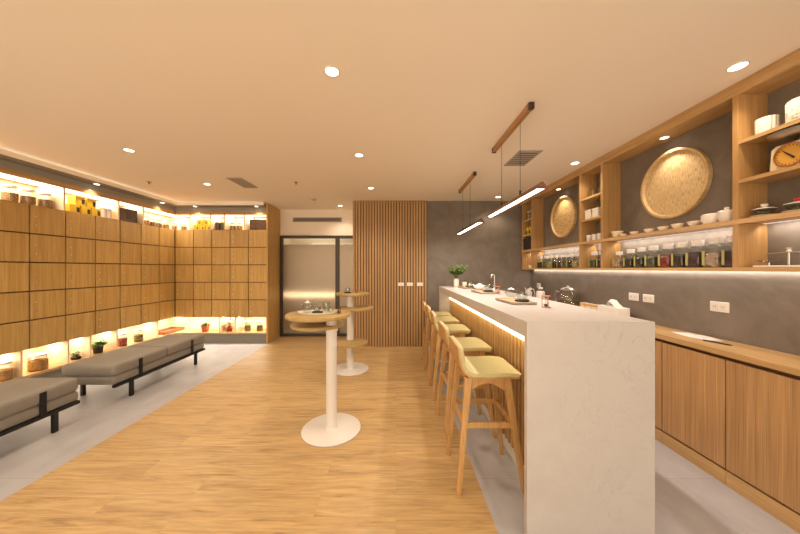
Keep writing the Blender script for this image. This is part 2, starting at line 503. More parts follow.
def frosted():
    m, nt, b = newmat('frosted_champagne_glass')
    b.inputs['Base Color'].default_value = (0.40, 0.32, 0.235, 1)
    b.inputs['Metallic'].default_value = 0.8
    b.inputs['Roughness'].default_value = 0.3
    tr = nt.nodes.new('ShaderNodeBsdfTranslucent'); tr.inputs['Color'].default_value = (0.8, 0.72, 0.6, 1)
    mx = nt.nodes.new('ShaderNodeMixShader'); mx.inputs[0].default_value = 0.45
    nt.links.new(b.outputs[0], mx.inputs[1]); nt.links.new(tr.outputs[0], mx.inputs[2])
    nt.links.new(mx.outputs[0], nt.nodes['Material Output'].inputs['Surface'])
    return m
m_frost = frosted()

WARM = (1.0, 0.81, 0.60)
WARMER = (1.0, 0.74, 0.43)
WARMN = (1.0, 0.86, 0.66)
NEUT = (1.0, 0.86, 0.74)


def area(name, loc, rot, sx, sy, power, col, parent=None, spread=PI):
    l = bpy.data.lights.new(name, 'AREA'); l.shape = 'RECTANGLE'; l.size = sx; l.size_y = sy
    l.energy = power; l.color = col; l.spread = spread
    o = bpy.data.objects.new(name, l); C.objects.link(o); o.location = loc; o.rotation_euler = rot
    if parent: o.parent = parent
    return o


# ------------------------------------------------------------------ the setting
XL, YB = -4.03, 5.07          # locker fronts: left bank, back bank
XR, YW = 2.36, 4.88           # right wall, back wall
ZC = 2.545
Y0 = -1.6                     # the room runs on behind the camera
struct(MB().box(-2.31, 0.524, Y0, 5.62, -0.1, 0).build('floor', m_floor), 'honey oak plank floor down the middle of the room', 'floor')
struct(MB().box(-4.5, -2.31, Y0, 5.62, -0.1, 0).build('floor_left', m_tile), 'grey stone tile floor strip under the benches', 'floor')
struct(MB().box(0.524, 2.5, Y0, 5.0, -0.1, 0).build('floor_right', m_tile), 'grey stone tile floor under and behind the bar', 'floor')
struct(MB().box(-4.5, 2.5, Y0, 5.75, ZC, ZC+0.12).build('ceiling', m_ceil), 'plain warm white ceiling', 'ceiling')
struct(MB().box(-4.54, -4.42, Y0, 5.75, 0, ZC).build('wall_left', m_cream), 'wall behind the left locker bank', 'wall')
struct(MB().box(XR, XR+0.12, Y0, 5.0, 0, ZC).build('wall_right', m_grey), 'grey mottled plaster wall behind the shelving', 'wall')
struct(MB().box(0.545, XR, YW, YW+0.12, 0, ZC).build('wall_back', m_grey), 'grey mottled plaster wall at the far end of the bar', 'wall')
ZD = 2.02
m = MB()
m.box(-4.42, -2.325, 5.6, 5.72, 0, ZC); m.box(-2.325, -0.7, 5.6, 5.72, ZD, ZC)
struct(m.build('wall_recess', m_cream), 'cream wall above the sliding door', 'wall')
struct(MB().box(-0.755, -0.7, 4.93, 5.6, 0, ZC).build('wall_recess_side', m_cream), 'side wall of the door recess behind the slat panel', 'wall')
# lip over the lockers
m = MB()
m.box(-3.868, -3.85, Y0, 4.90, 2.476, 2.530)
m.box(-3.868, -2.33, 4.90, 4.918, 2.476, 2.530)
m.box(-4.03, -3.868, Y0, 5.07, 2.476, 2.486)
m.box(-3.868, -2.36, 4.918, 5.07, 2.476, 2.486)
m2 = MB()
cove = struct(m.build('trim_1', m_soffit), 'dark grey soffit strip above the lockers', 'trim')
m = MB()
m.box(-3.85, -3.846, Y0, 4.8965, 2.476, 2.530)
m.box(-3.85, -2.33, 4.8965, 4.90, 2.476, 2.530)
struct(m.build('trim_2', m_ceil), 'painted ceiling edge above the lockers', 'trim')
m = MB()
m.box(-4.42, XL, Y0, YB, 2.40, ZC-0.001)
m.box(-4.42, -2.36, YB, 5.6, 2.40, ZC-0.001)
struct(m.build('trim_3', m_fascia), 'grey band between the locker tops and the soffit', 'trim')


area('cove_light', (-3.96, 2.0, 2.522), (0, -PI/2, 0), 0.04, 6.4, 16, WARM)
area('cove_light', (-3.15, 5.01, 2.522), (-PI/2, 0, 0), 1.5, 0.04, 2, WARM)


# ------------------------------------------------------------------ lockers
def locker_bank_left():
    o = (-4.03, 3.6, 0)
    t = thing('locker_bank', 'long oak locker bank along the left wall behind the grey benches', 'lockers', o)
    col = 0.3345; ncol = 9; y1 = 5.066; y0 = y1-ncol*col
    m = MB(o)
    m.box(-4.42, XL-0.022, y0, 5.44, 0.4705, 2.0615)
    m.build('carcass', carcass_dark, t)
    MB(o).box(-4.42, XL, y0, 5.44, 2.36, 2.40).build('shelf_board', oak_h, t)
    MB(o).box(XL-0.014, XL, y0, YB, 2.34, 2.36).build('front_lip', oak_h, t)
    MB(o).box(-4.42, XL, y0, 5.44, 0.163, 0.19).build('shelf_board', oak_h, t)
    MB(o).box(-4.42, XL-0.001, y0, 5.44, 2.062, 2.066).build('shelf_board', oak_h, t)
    for za, zb in ((0.19, 0.47), (2.066, 2.36)):
        MB(o).box(-4.42, -4.405, y0, 5.44, za, zb).build('niche_back', niche_wood, t)
        MB(o).box(-4.405, XL-0.002, 5.425, 5.44, za, zb).build('niche_back', niche_wood, t)
    MB(o).box(-4.42, XL-0.04, y0, YB, 0, 0.163).build('plinth', m_kick, t)
    for y in (2.38, 3.379, 4.042, 4.44):
        MB(o).box(-4.405, XL, y-0.009, y+0.009, 2.066, 2.34).build('upper_divider', niche_wood, t)
    for y in (2.42, 3.0, 3.43, 3.68, 4.03, 4.72):
        MB(o).box(-4.405, XL-0.01, y-0.009, y+0.009, 0.19, 0.47).build('lower_divider', niche_wood, t)
    rows = 5; rh = (2.066-0.47)/rows
    for k in range(ncol):
        ya, yb = y1-(k+1)*col, y1-k*col
        for r in range(rows):
            za, zb = 0.47+r*rh, 0.47+(r+1)*rh
            d = MB(o).box(XL-0.02, XL, ya+0.007, yb-0.007, za+0.007, zb-0.007, 0.0015, 1).build('door', oak_v, t)
            MB(o).cyl((XL, ya+0.05, za+0.10), 0.008, 0, 0.006, 10, 'X').build('lock', m_lock, d)
            MB(o).box(XL, XL+0.002, ya+0.044, ya+0.056, za+0.19, za+0.20).build('number_plate', m_lock, d)
    m = MB(o); m.box(-4.33, -4.09, y0+.02, 5.4, 2.355, 2.36); m.build('upper_light_strip', m_led_n, t)
    m = MB(o); m.box(-4.22, -4.20, y0+.02, 5.4, 0.462, 0.47); m.build('lower_light_strip', m_led_n, t)
    area('niche_light', (-4.21, (y0+5.4)/2, 2.353), (0, 0, 0), 0.24, 5.4-y0-0.05, 62, WARMN)
    area('niche_light', (-4.21, (y0+5.4)/2, 0.46), (0, 0, 0), 0.12, 5.4-y0-0.05, 58, WARMN)
    return t


def locker_bank_back():
    o = (-3.2, 5.07, 0)
    t = thing('locker_bank', 'short oak locker bank on the far wall beside the sliding door', 'lockers', o)
    col = 0.334; x0, x1 = -4.03, -2.36
    MB(o).box(x0, x1, YB+0.022, 5.44, 0.47, 2.062).build('carcass', carcass_dark, t)
    MB(o).box(x0+0.001, x1, YB, 5.44, 2.36, 2.40).build('shelf_board', oak_hx, t)
    MB(o).box(x0+0.001, x1, YB, YB+0.014, 2.34, 2.36).build('front_lip', oak_hx, t)
    MB(o).box(x0+0.001, x1, YB, 5.44, 0.163, 0.19).build('shelf_board', oak_hx, t)
    MB(o).box(x0+0.001, x1, YB+0.001, 5.44, 2.062, 2.066).build('shelf_board', oak_hx, t)
    MB(o).box(x0, x1, 5.425, 5.44, 0.19, 0.47).build('niche_back', niche_wood, t)
    MB(o).box(x0, x1, 5.425, 5.44, 2.066, 2.36).build('niche_back', niche_wood, t)
    MB(o).box(x0, x1, YB+0.04, 5.44, 0, 0.163).build('plinth', m_kick, t)
    MB(o).box(-2.36, -2.33, YB-0.02, 5.598, 0, ZC-0.001).build('end_panel', oak_v, t)
    for x in (-3.757, -3.38, -3.13, -2.77):
        MB(o).box(x-0.009, x+0.009, YB, 5.425, 2.066, 2.34).build('upper_divider', niche_wood, t)
    for x in (-3.228, -2.93):
        MB(o).box(x-0.009, x+0.009, YB+0.01, 5.425, 0.19, 0.47).build('lower_divider', niche_wood, t)
    rows = 5; rh = (2.066-0.47)/rows
    for k in range(5):
        xa, xb = x0+k*col, x0+(k+1)*col
        for r in range(rows):
            za, zb = 0.47+r*rh, 0.47+(r+1)*rh
            d = MB(o).box(xa+0.007, xb-0.007, YB, YB+0.02, za+0.007, zb-0.007, 0.0015, 1).build('door', oak_v, t)
            MB(o).cyl((xa+0.05, YB-0.006, za+0.10), 0.008, 0, 0.006, 10, 'Y').build('lock', m_lock, d)
            MB(o).box(xa+0.044, xa+0.056, YB-0.002, YB, za+0.19, za+0.20).build('number_plate', m_lock, d)
    MB(o).box(x0, x1-.02, 5.12, 5.36, 2.355, 2.36).build('upper_light_strip', m_led_n, t)
    MB(o).box(x0, x1-.02, 5.185, 5.20, 0.462, 0.47).build('lower_light_strip', m_led_n, t)
    area('niche_light', (-3.2, 5.24, 2.353), (0, 0, 0), 1.6, 0.24, 36, WARMN)
    area('niche_light', (-3.2, 5.19, 0.46), (0, 0, 0), 1.6, 0.03, 38, WARMN)
    return t


locker_bank_left(); locker_bank_back()


# ------------------------------------------------------------------ jars, boxes and plants in the niches
def round_jar(label, loc, r, h, content, group, fill=0.75, handle=False, lid=None):
    t = thing('glass_jar', label, 'jar', loc, group)
    MB().lathe([(r*0.9, 0), (r, 0.01), (r, h*0.72), (r*0.75, h*0.80), (r*0.75, h*0.84)], seg=20).build('body', m_glass3, t, True)
    MB().lathe([(r*0.85, 0.004), (r*0.93, 0.012), (r*0.93, h*0.72*fill), (r*0.3, h*0.72*fill+0.006)], seg=20).build('contents', content, t, True)
    MB().lathe([(r*0.82, h*0.84), (r*0.85, h*0.85), (r*0.85, h*0.95), (r*0.3, h), (0.0, h)], seg=20).build('lid', lid or m_frostlid, t, True)
    if handle:
        pts = [(0, -r*0.9, h*0.55)] + [(0, r*1.05*math.sin(a), h*0.72+h*0.26*math.cos(a)) for a in [(-1.3+2.6*i/10) for i in range(11)]] + [(0, r*0.9, h*0.55)]
        MB().tube(pts, 0.004, 6).build('wire_handle', m_stem, t, True)
    return t


herb2 = grains('dried_flowers', (0.30, 0.14, 0.03), (0.55, 0.33, 0.10), 80)
herb3 = grains('green_herbs', (0.07, 0.07, 0.02), (0.26, 0.22, 0.08), 90)
herb4 = grains('red_berries', (0.16, 0.02, 0.012), (0.36, 0.07, 0.03), 90)
ZT = 2.0662
ZN = 0.1902


def yl(px, X): return X*F/(px-VX)


GU = 'herb jars in the lit top niches'
words = ['nearest the camera', 'in the middle', 'closest to the yellow boxes']
for i, px in enumerate((10, 28, 45)):
    round_jar('jar of brown herbs in the long top niche, ' + words[i], (-4.17, yl(px, -4.17), ZT), 0.062, 0.20, m_herb, GU)
cw = ['first beside the brown box', 'second from the brown box', 'third from the brown box', 'fourth from the brown box', 'standing in the corner itself', 'last before the far wall divider']
for i, (px, X, h, r) in enumerate(((147, -4.13, .17, .042), (152.5, -4.13, .15, .05), (158.8, -4.13, .15, .05), (166, -4.13, .15, .052), (174.5, -4.15, .17, .048), (184, -3.98, .15, .05))):
    Y = yl(px, X)
    round_jar('small jar of dark tea in the top corner niche, ' + cw[i], (X, Y, ZT), r, h, m_herb, GU, 0.75)
for i, px in enumerate((233, 239.6)):
    X = (px-VX)*5.2/F
    round_jar('squat herb jar in the top niche of the far lockers, ' + ('left one of two' if i == 0 else 'right one of two'), (X, 5.2, ZT), 0.055, 0.155, m_herb, GU, 0.8)
for i, px in enumerate((102.5, 108.2)):
    t = thing('canister', 'pale canister between yellow and brown boxes on the left lockers, ' + ('nearer the boxes' if i == 0 else 'nearer the brown box'), 'canister', (-4.12, yl(px, -4.12), ZT), 'pale canisters by the yellow boxes')
    MB().lathe([(0.035, 0), (0.036, 0.005), (0.036, 0.12)], seg=18).build('body', m_porc, t, True)
    MB().lathe([(0.037, 0.12), (0.037, 0.14), (0.01, 0.148), (0, 0.148)], seg=18).build('lid', m_steel, t, True)


def yellow_box(label, c, s, facing, group):
    t = thing('tea_box', label, 'box', c, group)
    MB().box(-s/2, s/2, -s/2, s/2, 0, s, 0.003, 1).build('carton', m_yellow, t)
    if facing == 'X':
        MB().box(s/2, s/2+0.001, s*0.12, s*0.42, s*0.18, s*0.72).build('printed_panel', m_ylabel, t)
    else:
        MB().box(s*0.0, s*0.22, -s/2-0.001, -s/2, s*0.2, s*0.65).build('printed_panel', m_ylabel, t)
    return t


GY = 'yellow tea boxes on the left lockers'
s = 0.112
for k, (y, z, w) in enumerate(((3.55, 0, 'bottom row, nearest the camera'), (3.675, 0, 'bottom row, middle'), (3.80, 0, 'bottom row, farthest from the camera'),
                               (3.61, s, 'top row, nearer the camera'), (3.74, s, 'top row, farther from the camera'))):
    yellow_box('yellow tea box on the left lockers, ' + w, (-4.15, y, ZT+z), s, 'X', GY)
GY2 = 'yellow tea boxes on the far lockers'
s = 0.098
for k, (x, z, w) in enumerate(((-3.69, 0, 'bottom row left'), (-3.59, 0, 'bottom row middle'), (-3.475, 0, 'bottom row right'), (-3.645, s, 'top row left'), (-3.53, s, 'top row right'))):
    yellow_box('yellow tea box on the far lockers, ' + w, (x, 5.2, ZT+z), s, 'Y', GY2)
for i, px in enumerate((218.2, 223)):
    X = (px-VX)*5.2/F
    t = thing('tea_tin', 'tall dark tea tin in the far top niche, ' + ('beside the yellow boxes' if i == 0 else 'beside the herb jars'), 'tin', (X, 5.2, ZT), 'dark tea tins')
    MB().lathe([(0.04, 0), (0.042, 0.003), (0.042, 0.125)], seg=20).build('body', m_tin, t, True)
    MB().lathe([(0.044, 0.118), (0.044, 0.152), (0.04, 0.156), (0, 0.156)], seg=20).build('lid', m_tin, t, True)


def brown_box(label, x0, x1, y0, y1, h):
    o = ((x0+x1)/2, (y0+y1)/2, ZT)
    t = thing('gift_box', label, 'box', o)
    MB(o).box(x0, x1, y0, y1, ZT, ZT+h*0.72, 0.003, 1).build('base', m_brownbox, t)
    MB(o).box(x0-0.002, x1+0.002, y0-0.002, y1+0.002, ZT+h*0.72, ZT+h, 0.003, 1).build('lid', m_brownbox, t)
    return t, o


b, o = brown_box('large dark brown box in the top niche of the left lockers', -4.30, -4.09, 4.10, 4.395, 0.205)
MB(o).box(-4.0895, -4.087, 4.22, 4.30, ZT+0.05, ZT+0.145).build('printed_panel', m_ylabel, b)
b, o = brown_box('large dark brown box at the right end of the far lockers top', -2.70, -2.41, 5.13, 5.34, 0.20)

# lower niches
GL = 'herb jars in the lit bottom niches'
round_jar('glass jar of dried flowers in the bottom niche at the left picture edge', (-4.12, yl(2, -4.12), ZN), 0.075, 0.20, herb2, GL)
round_jar('big glass jar with a wire handle and dried flowers in the bottom niche', (-4.14, yl(38, -4.14), ZN), 0.082, 0.19, herb2, GL, 0.85, True)
round_jar('bottom niche jar of red berries, beside the bushy potted plant', (-4.13, yl(122.5, -4.13), ZN), 0.055, 0.20, herb4, GL, 0.8)
round_jar('bottom niche jar of mixed herbs, right of the red berry jar', (-4.13, yl(138.5, -4.13), ZN), 0.06, 0.20, herb3, GL, 0.75)
for i, px in enumerate((247.7, 259.8)):
    round_jar('herb jar in the bottom niche of the far lockers, ' + ('left one' if i == 0 else 'right one by the end panel'), ((px-VX)*5.2/F, 5.2, ZN), 0.055, 0.20, herb3, GL, 0.75)
t = thing('wooden_tray', 'low brown wooden tray in the bottom corner niche', 'tray', (-4.2, 5.15, ZN))
MB().box(-0.13, 0.13, -0.25, 0.2, 0, 0.012).build('base', m_crate, t)
m = MB(); m.box(-0.13, -0.115, -0.25, 0.2, 0.012, 0.05); m.box(0.115, 0.13, -0.25, 0.2, 0.012, 0.05); m.box(-0.115, 0.115, -0.25, -0.235, 0.012, 0.05); m.box(-0.115, 0.115, 0.185, 0.2, 0.012, 0.05)
m.build('rim', m_crate, t)


def bushy(name, label, loc, pot_prof, pot_mat, n, L, W, spread, mat, zbase, seed, up=0.6, droop=0.6, stems=True):
    rnd = random.Random(seed)
    t = thing(name, label, 'plant', loc)
    MB().lathe(pot_prof, seg=20).build('pot', pot_mat, t, True)
    lf = MB(); st = MB()
    for i in range(n):
        a = rnd.uniform(0, 2*PI); rr = spread*math.sqrt(rnd.random())
        hz = zbase+rnd.random()*L*1.2
        base = (rr*math.cos(a), rr*math.sin(a), hz)
        d = (math.cos(a)*rnd.uniform(.3, 1), math.sin(a)*rnd.uniform(.3, 1), up*rnd.uniform(0.3, 1.6))
        lf.leaf(base, d, L*rnd.uniform(.7, 1.1), W*rnd.uniform(.7, 1.1), droop)
        if stems and i % 3 == 0:
            st.tube([(rr*.15*math.cos(a), rr*.15*math.sin(a), zbase-0.05), (rr*.6*math.cos(a), rr*.6*math.sin(a), (zbase+hz)/2), base], 0.002, 5)
    if stems: st.build('stem', m_stem, t)
    lf.build('foliage', mat, t)
    return t


bushy('succulent_plant', 'low dark green plant in the bottom niche behind the bench corner', (-4.13, yl(76, -4.13), ZN),
      [(0.03, 0), (0.045, 0.005), (0.05, 0.03), (0.044, 0.03), (0.042, 0.026), (0, 0.026)], m_blackpot, 60, 0.045, 0.018, 0.035, m_leafd, 0.025, 3, 0.5, 0.3, False)
bushy('potted_plant', 'bushy green plant in a black pot in a bottom niche', (-4.13, yl(98, -4.13), ZN),
      [(0.035, 0), (0.045, 0.003), (0.058, 0.085), (0.05, 0.085), (0.048, 0.075), (0, 0.075)], m_blackpot, 110, 0.055, 0.03, 0.075, m_leaf, 0.085, 5, 0.6, 0.6)
# spiky plant in terracotta pot
t = thing('potted_aloe', 'spiky green plant in a terracotta pot, bottom niche of the far lockers', 'plant', ((205.3-VX)*5.16/F, 5.16, ZN))
MB().lathe([(0.05, 0), (0.052, 0.003), (0.068, 0.095), (0.076, 0.097), (0.076, 0.122), (0.066, 0.122), (0.064, 0.11), (0, 0.11)], seg=22).build('pot', m_terracotta, t, True)
lf = MB(); rnd = random.Random(11)
for i in range(22):
    a = i*2.4; e = 0.5+1.6*(i/22)
    lf.leaf((0.012*math.cos(a), 0.012*math.sin(a), 0.108), (math.cos(a), math.sin(a), e), 0.10+0.05*rnd.random(), 0.025, 0.3)
lf.build('foliage', m_leaf2, t)
# flowers in a red vase
t = thing('flower_vase', 'small dark red vase of white flowers in the far bottom niche', 'vase', ((229.5-VX)*5.2/F, 5.2, ZN))
MB().lathe([(0.03, 0), (0.04, 0.005), (0.05, 0.05), (0.03, 0.085), (0.033, 0.095), (0.026, 0.095), (0.024, 0.085), (0, 0.03)], seg=20).build('body', m_red, t, True)
rnd = random.Random(4); st = MB(); fl = MB(); lv = MB()
for i in range(9):
    a = i*2.4; rr = 0.025+0.05*rnd.random(); top = Vector((rr*math.cos(a), rr*math.sin(a)*0.6, 0.15+0.09*rnd.random()))
    st.tube([(0, 0, 0.07), (top.x*0.4, top.y*0.4, 0.14), top], 0.002, 5)
    for k in range(6):
        b = k*PI/3
        fl.leaf(top, (math.cos(b), math.sin(b)*0.8, 0.6), 0.03, 0.024, 0.4)
    if i % 2: lv.leaf((top.x*.5, top.y*.5, 0.12), (math.cos(a), math.sin(a), 0.3), 0.07, 0.022, 0.5)
st.build('stem', m_stem, t); fl.build('blossom', m_paper, t); lv.build('foliage', m_leafd, t)

# ------------------------------------------------------------------ sliding door, slat wall, switches
d1 = struct(MB((-1.5, 5.6, 0)).box(-2.325, -2.27, 5.56, 5.62, 0, ZD).box(-0.80, -0.755, 5.56, 5.60, 0, ZD).box(-2.27, -0.80, 5.56, 5.62, ZD-0.055, ZD).box(-2.27, -0.80, 5.56, 5.62, 0, 0.05).build('door_1', m_darkframe), 'dark framed frosted sliding door in the recess', 'door')
o = (-1.5, 5.6, 0)
MB(o).box(-1.215, -1.135, 5.565, 5.615, 0.05, ZD-0.055).build('mullion', m_darkframe, d1)
MB(o).box(-2.27, -1.215, 5.585, 5.60, 0.11, 1.84).build('frosted_panel', m_frost, d1)
MB(o).box(-1.135, -0.80, 5.585, 5.60, 0.11, 1.84).build('side_panel', m_frost, d1)
m = MB(o); m.box(-2.27, -1.215, 5.588, 5.598, 1.84, ZD-0.055); m.box(-1.135, -0.80, 5.588, 5.598, 1.84, ZD-0.055); m.box(-2.27, -1.215, 5.588, 5.598, 0.05, 0.11); m.box(-1.135, -0.80, 5.588, 5.598, 0.05, 0.11)
m.build('clear_glass', m_glass, d1)
# space behind the clear strip
m = MB(); m.box(-2.4, -0.6, 6.3, 6.35, 0, 2.6); m.box(-2.45, -2.4, 5.73, 6.35, 0, 2.6); m.box(-0.6, -0.55, 5.73, 6.35, 0, 2.6)
struct(MB().box(-2.45, -0.55, 5.73, 6.35, 2.6, 2.65).build('ceiling_beyond', m_ceil), 'ceiling of the space beyond the door', 'ceiling')
struct(m.build('wall_beyond', m_cream), 'wall of the space beyond the door', 'wall')
struct(MB().box(-2.4, -0.6, 5.76, 6.3, -0.1, 0).build('floor_beyond', m_tile), 'floor of the space beyond the door', 'floor')
o = (-1.5, 5.68, 0.83)
tag(MB(o).box(-2.25, -1.20, 5.66, 5.69, 0.82, 0.84).build('light_strip', m_led_n), 'added light line behind the frosted sliding door, making its bright band', 'light')  # added strip and lamp, put in to give the frosted panel its bright band
area('added_strip_glow', (-1.72, 5.655, 0.83), (-PI/2, 0, 0), 1.05, 0.02, 9, WARM)
area('beyond_lamp', (-1.6, 6.0, 2.55), (0, 0, 0), 0.3, 0.3, 10, WARM)

t = thing('slat_panel', 'tall vertical oak slat panel on the far wall with three switches', 'wall panel', (-0.1, 4.88, 0))
o = (-0.1, 4.88, 0)
MB(o).box(-0.755, 0.544, 4.865, 4.93, 0, ZC-0.001).build('backing', slat_back, t)
m = MB(o); n = 27; pitch = (0.544+0.755)/n
for i in range(n):
    x = -0.755+i*pitch
    m.box(x+0.003, x+0.036, 4.838, 4.865, 0.0, ZC-0.001)
m.build('slats', oak_slat, t)
for i, (px, w) in enumerate(((401, 'leftmost of three'), (410, 'middle of three'), (420, 'rightmost, by the grey wall'))):
    x = (px-VX)*4.83/F; z = CH-(284.3-VY)*4.83/F
    o = (x, 4.838, z)
    t = thing('light_switch', 'white light switch on the slat panel, ' + w, 'switch', o, 'switches on the slat panel')
    MB().box(-0.052, 0.052, -0.008, 0, -0.03, 0.03, 0.003, 1).build('plate', m_plast, t)
    for k in (-1, 0, 1): MB().box(k*0.03-0.013, k*0.03+0.013, -0.011, -0.008, -0.02, 0.02).build('rocker', m_porc, t)

# linear air vent above the door
o = (-1.58, 5.6, 2.34)
t = thing('air_vent', 'long slim grey air grille on the cream wall above the door', 'vent', o)
MB(o).box(-2.055, -1.108, 5.592, 5.5995, 2.30, 2.38).build('backing', m_grilled, t)
m = MB(o); m.box(-2.075, -1.088, 5.58, 5.5995, 2.37, 2.385); m.box(-2.075, -1.088, 5.58, 5.5995, 2.295, 2.308); m.box(-2.075, -2.06, 5.58, 5.5995, 2.308, 2.37); m.box(-1.103, -1.088, 5.58, 5.5995, 2.308, 2.37)
m.build('frame', m_grille, t)
m = MB(o)
for k in range(3): m.box(-2.06, -1.103, 5.583, 5.592, 2.318+k*0.017, 2.322+k*0.017)
m.build('louvre', m_grille, t)


# ------------------------------------------------------------------ benches
def bench(label, y1):
    L, W = 1.335, 0.55
    o = (-2.82-W/2, y1-L/2, 0)
    t = thing('bench', label, 'bench', o, 'upholstered benches before the lockers')
    h = L/2; w = W/2
    MB().box(-w+0.005, w-0.005, -h+0.005, h-0.005, 0.185, 0.275, 0.028, 4).build('base_cushion', m_bench, t, True)
    MB().box(-w, w, -h, -0.002, 0.268, 0.395, 0.042, 5).build('seat_cushion', m_bench, t, True)
    MB().box(-w, w, 0.002, h, 0.268, 0.395, 0.042, 5).build('seat_cushion', m_bench, t, True)
    m = MB()
    m.box(-w+0.01, -w+0.04, -h+0.01, h-0.01, 0.16, 0.187); m.box(w-0.03, w+0.002, -h+0.01, h-0.01, 0.16, 0.187)
    for y in (-h+0.20, h-0.18): m.box(-w+0.02, w-0.02, y-0.02, y+0.02, 0.155, 0.187)
    m.build('frame', m_black, t)
    for sx in (-1, 1):
        for y in (-h+0.20, h-0.18):
            MB().box(sx*(w-0.016)-0.014, sx*(w-0.016)+0.014, y-0.016, y+0.016, 0, 0.157).build('leg', m_black, t)
            yy = y+0.09*(1 if y < 0 else -1)*1.0
            x = sx*(w+0.001)
            MB().box(min(x, x+sx*0.004), max(x, x+sx*0.004), yy-0.022, yy+0.022, 0.18, 0.372).build('strap', m_strap, t)
    return t


bench('long taupe padded bench, farther one standing before the lockers', 4.115)
bench('taupe padded bench cut off by the left edge of the picture', 2.49)


# ------------------------------------------------------------------ tiered tables
def tier_table(label, x, y, discs, base_r=0.245):
    t = thing('tiered_table', label, 'table', (x, y, 0), 'tiered round tables')
    MB().lathe([(base_r-0.004, 0), (base_r, 0.003), (base_r, 0.009), (base_r-0.004, 0.012), (0.0, 0.0125)], seg=56).build('base', m_white, t, True)
    top = max(d[2] for d in discs)
    MB().lathe([(0.055, 0.012), (0.045, 0.02), (0.045, top-0.034)], seg=28).build('pole', m_white, t, True)
    for dx, dy, z, r in discs:
        d = MB().lathe([(r-0.012, z-0.03), (r-0.003, z-0.026), (r, z-0.015), (r-0.001, z-0.003), (r-0.005, z), (0, z)], c=(dx, dy, 0), seg=56).build('tabletop', oak_top, t, True)
        if z < top:
            MB().cyl((0, 0, 0), 0.055, z-0.05, z-0.03, 24).build('collar', m_white, d, True)
        MB().beam((0, 0, z-0.036), (dx*1.5, dy*1.5, z-0.036), 0.05, 0.04, 0.011).build('bracket', m_white, d)
    return t


TFx, TFy = (331.5-VX)*2.356/F, 2.356
tier_table('front tiered table with a round oak top on a white pole and disc base', TFx, TFy, [(-0.105, -0.02, 0.985, 0.262), (-0.14, 0.08, 0.885, 0.225)])
TRx, TRy = (350.2-VX)*3.76/F, 3.76
tier_table('rear tiered table with three round oak discs before the slat panel', TRx, TRy, [(0.03, 0.02, 1.03, 0.225), (0.095, -0.03, 0.845, 0.225), (0.015, -0.10, 0.40, 0.228)])

# ------------------------------------------------------------------ bar
BX0, BX1, BY0, BY1, BZ = 0.654, 1.293, 1.388, 4.23, 1.093
o = ((BX0+BX1)/2, 2.8, 0)
bar = thing('bar_counter', 'white quartz waterfall bar counter with a slatted oak front', 'bar', o)
m = MB(o); m.box(BX0, BX1, BY0, BY1, BZ-0.08, BZ); m.build('countertop', m_stone, bar)
m = MB(o); m.box(BX0, BX1, BY0, BY0+0.03, 0, BZ-0.08); m.build('end_panel', m_stone, bar)
m = MB(o); m.box(BX0, BX1, BY1-0.06, BY1, 0, BZ-0.08); m.build('end_panel', m_stone, bar)
MB(o).box(0.832, 1.27, BY0+0.03, BY1-0.06, 0.10, BZ-0.08).build('body', slat_back, bar)
MB(o).box(0.83, 1.22, BY0+0.03, BY1-0.06, 0, 0.10).build('plinth', m_white, bar)
m = MB(o); y = BY0+0.04
while y < BY1-0.10:
    m.box(0.804, 0.832, y, y+0.026, 0.115, 0.905); y += 0.055
m.build('slats', oak_slat, bar)
MB(o).box(0.802, 0.832, BY0+0.03, BY1-0.06, 0.905, 0.928).build('light_strip', m_led_w, bar)
area('bar_light', (0.785, 2.8, 0.94), (0, math.radians(-20), 0), 0.03, 2.6, 8, WARMER)
struct(MB().box(1.271, 1.29, BY0+0.06, BY1-0.06, 0.02, BZ-0.081).build('trim_4', oak_slat), 'oak panel on the staff side of the bar', 'trim')


# ------------------------------------------------------------------ bar stools
def seat_profile(off0, off1):
    """side outline (x,z) of a bent seat shell between two offsets from its upper surface"""
    c = [(0.195, 0.708), (0.17, 0.716), (0.10, 0.720), (0.0, 0.716), (-0.09, 0.716), (-0.118, 0.722), (-0.142, 0.738), (-0.155, 0.768), (-0.162, 0.82), (-0.168, 0.878)]
    def off(d):
        out = []
        for i, p in enumerate(c):
            a = Vector(c[max(0, i-1)]); b = Vector(c[min(len(c)-1, i+1)])
            tt = (b-a).normalized(); nn = Vector((tt.y, -tt.x))     # points towards the sitter
            out.append((p[0]+nn.x*d, p[1]+nn.y*d))
        return out
    return off(off0) + list(reversed(off(off1)))


def loft_seat(off0, off1, w0, w1, rnd):
    m = MB()
    c = seat_profile(off0, off1)
    n = len(c)//2
    # split across the width so that corners can be rounded
    ys = [-1, -0.96, -0.85, 0, 0.85, 0.96, 1]
    rows = []
    for yy in ys:
        k = {1: 0.0, 0.96: 0.6, 0.85: 1.0, 0: 1.0}[abs(yy)]
        row = []
        for i, p in enumerate(c):
            j = i if i < n else 2*n-1-i
            w = w0 + (w1-w0)*max(0, (j-5)/(n-6))
            x, z = p
            if j == 0: x -= rnd*(1-k)
            if j == n-1: z -= rnd*(1-k)
            row.append(m.bm.verts.new((x, yy*w/2, z)))
        rows.append(row)
    for a, b in zip(rows, rows[1:]):
        for i in range(2*n):
            j = (i+1) % (2*n)
            m.bm.faces.new((a[i], b[i], b[j], a[j]))
    for r in (rows[0], rows[-1]):
        for i in range(n-1):
            m.bm.faces.new((r[i], r[i+1], r[2*n-2-i], r[2*n-1-i]))
    return m


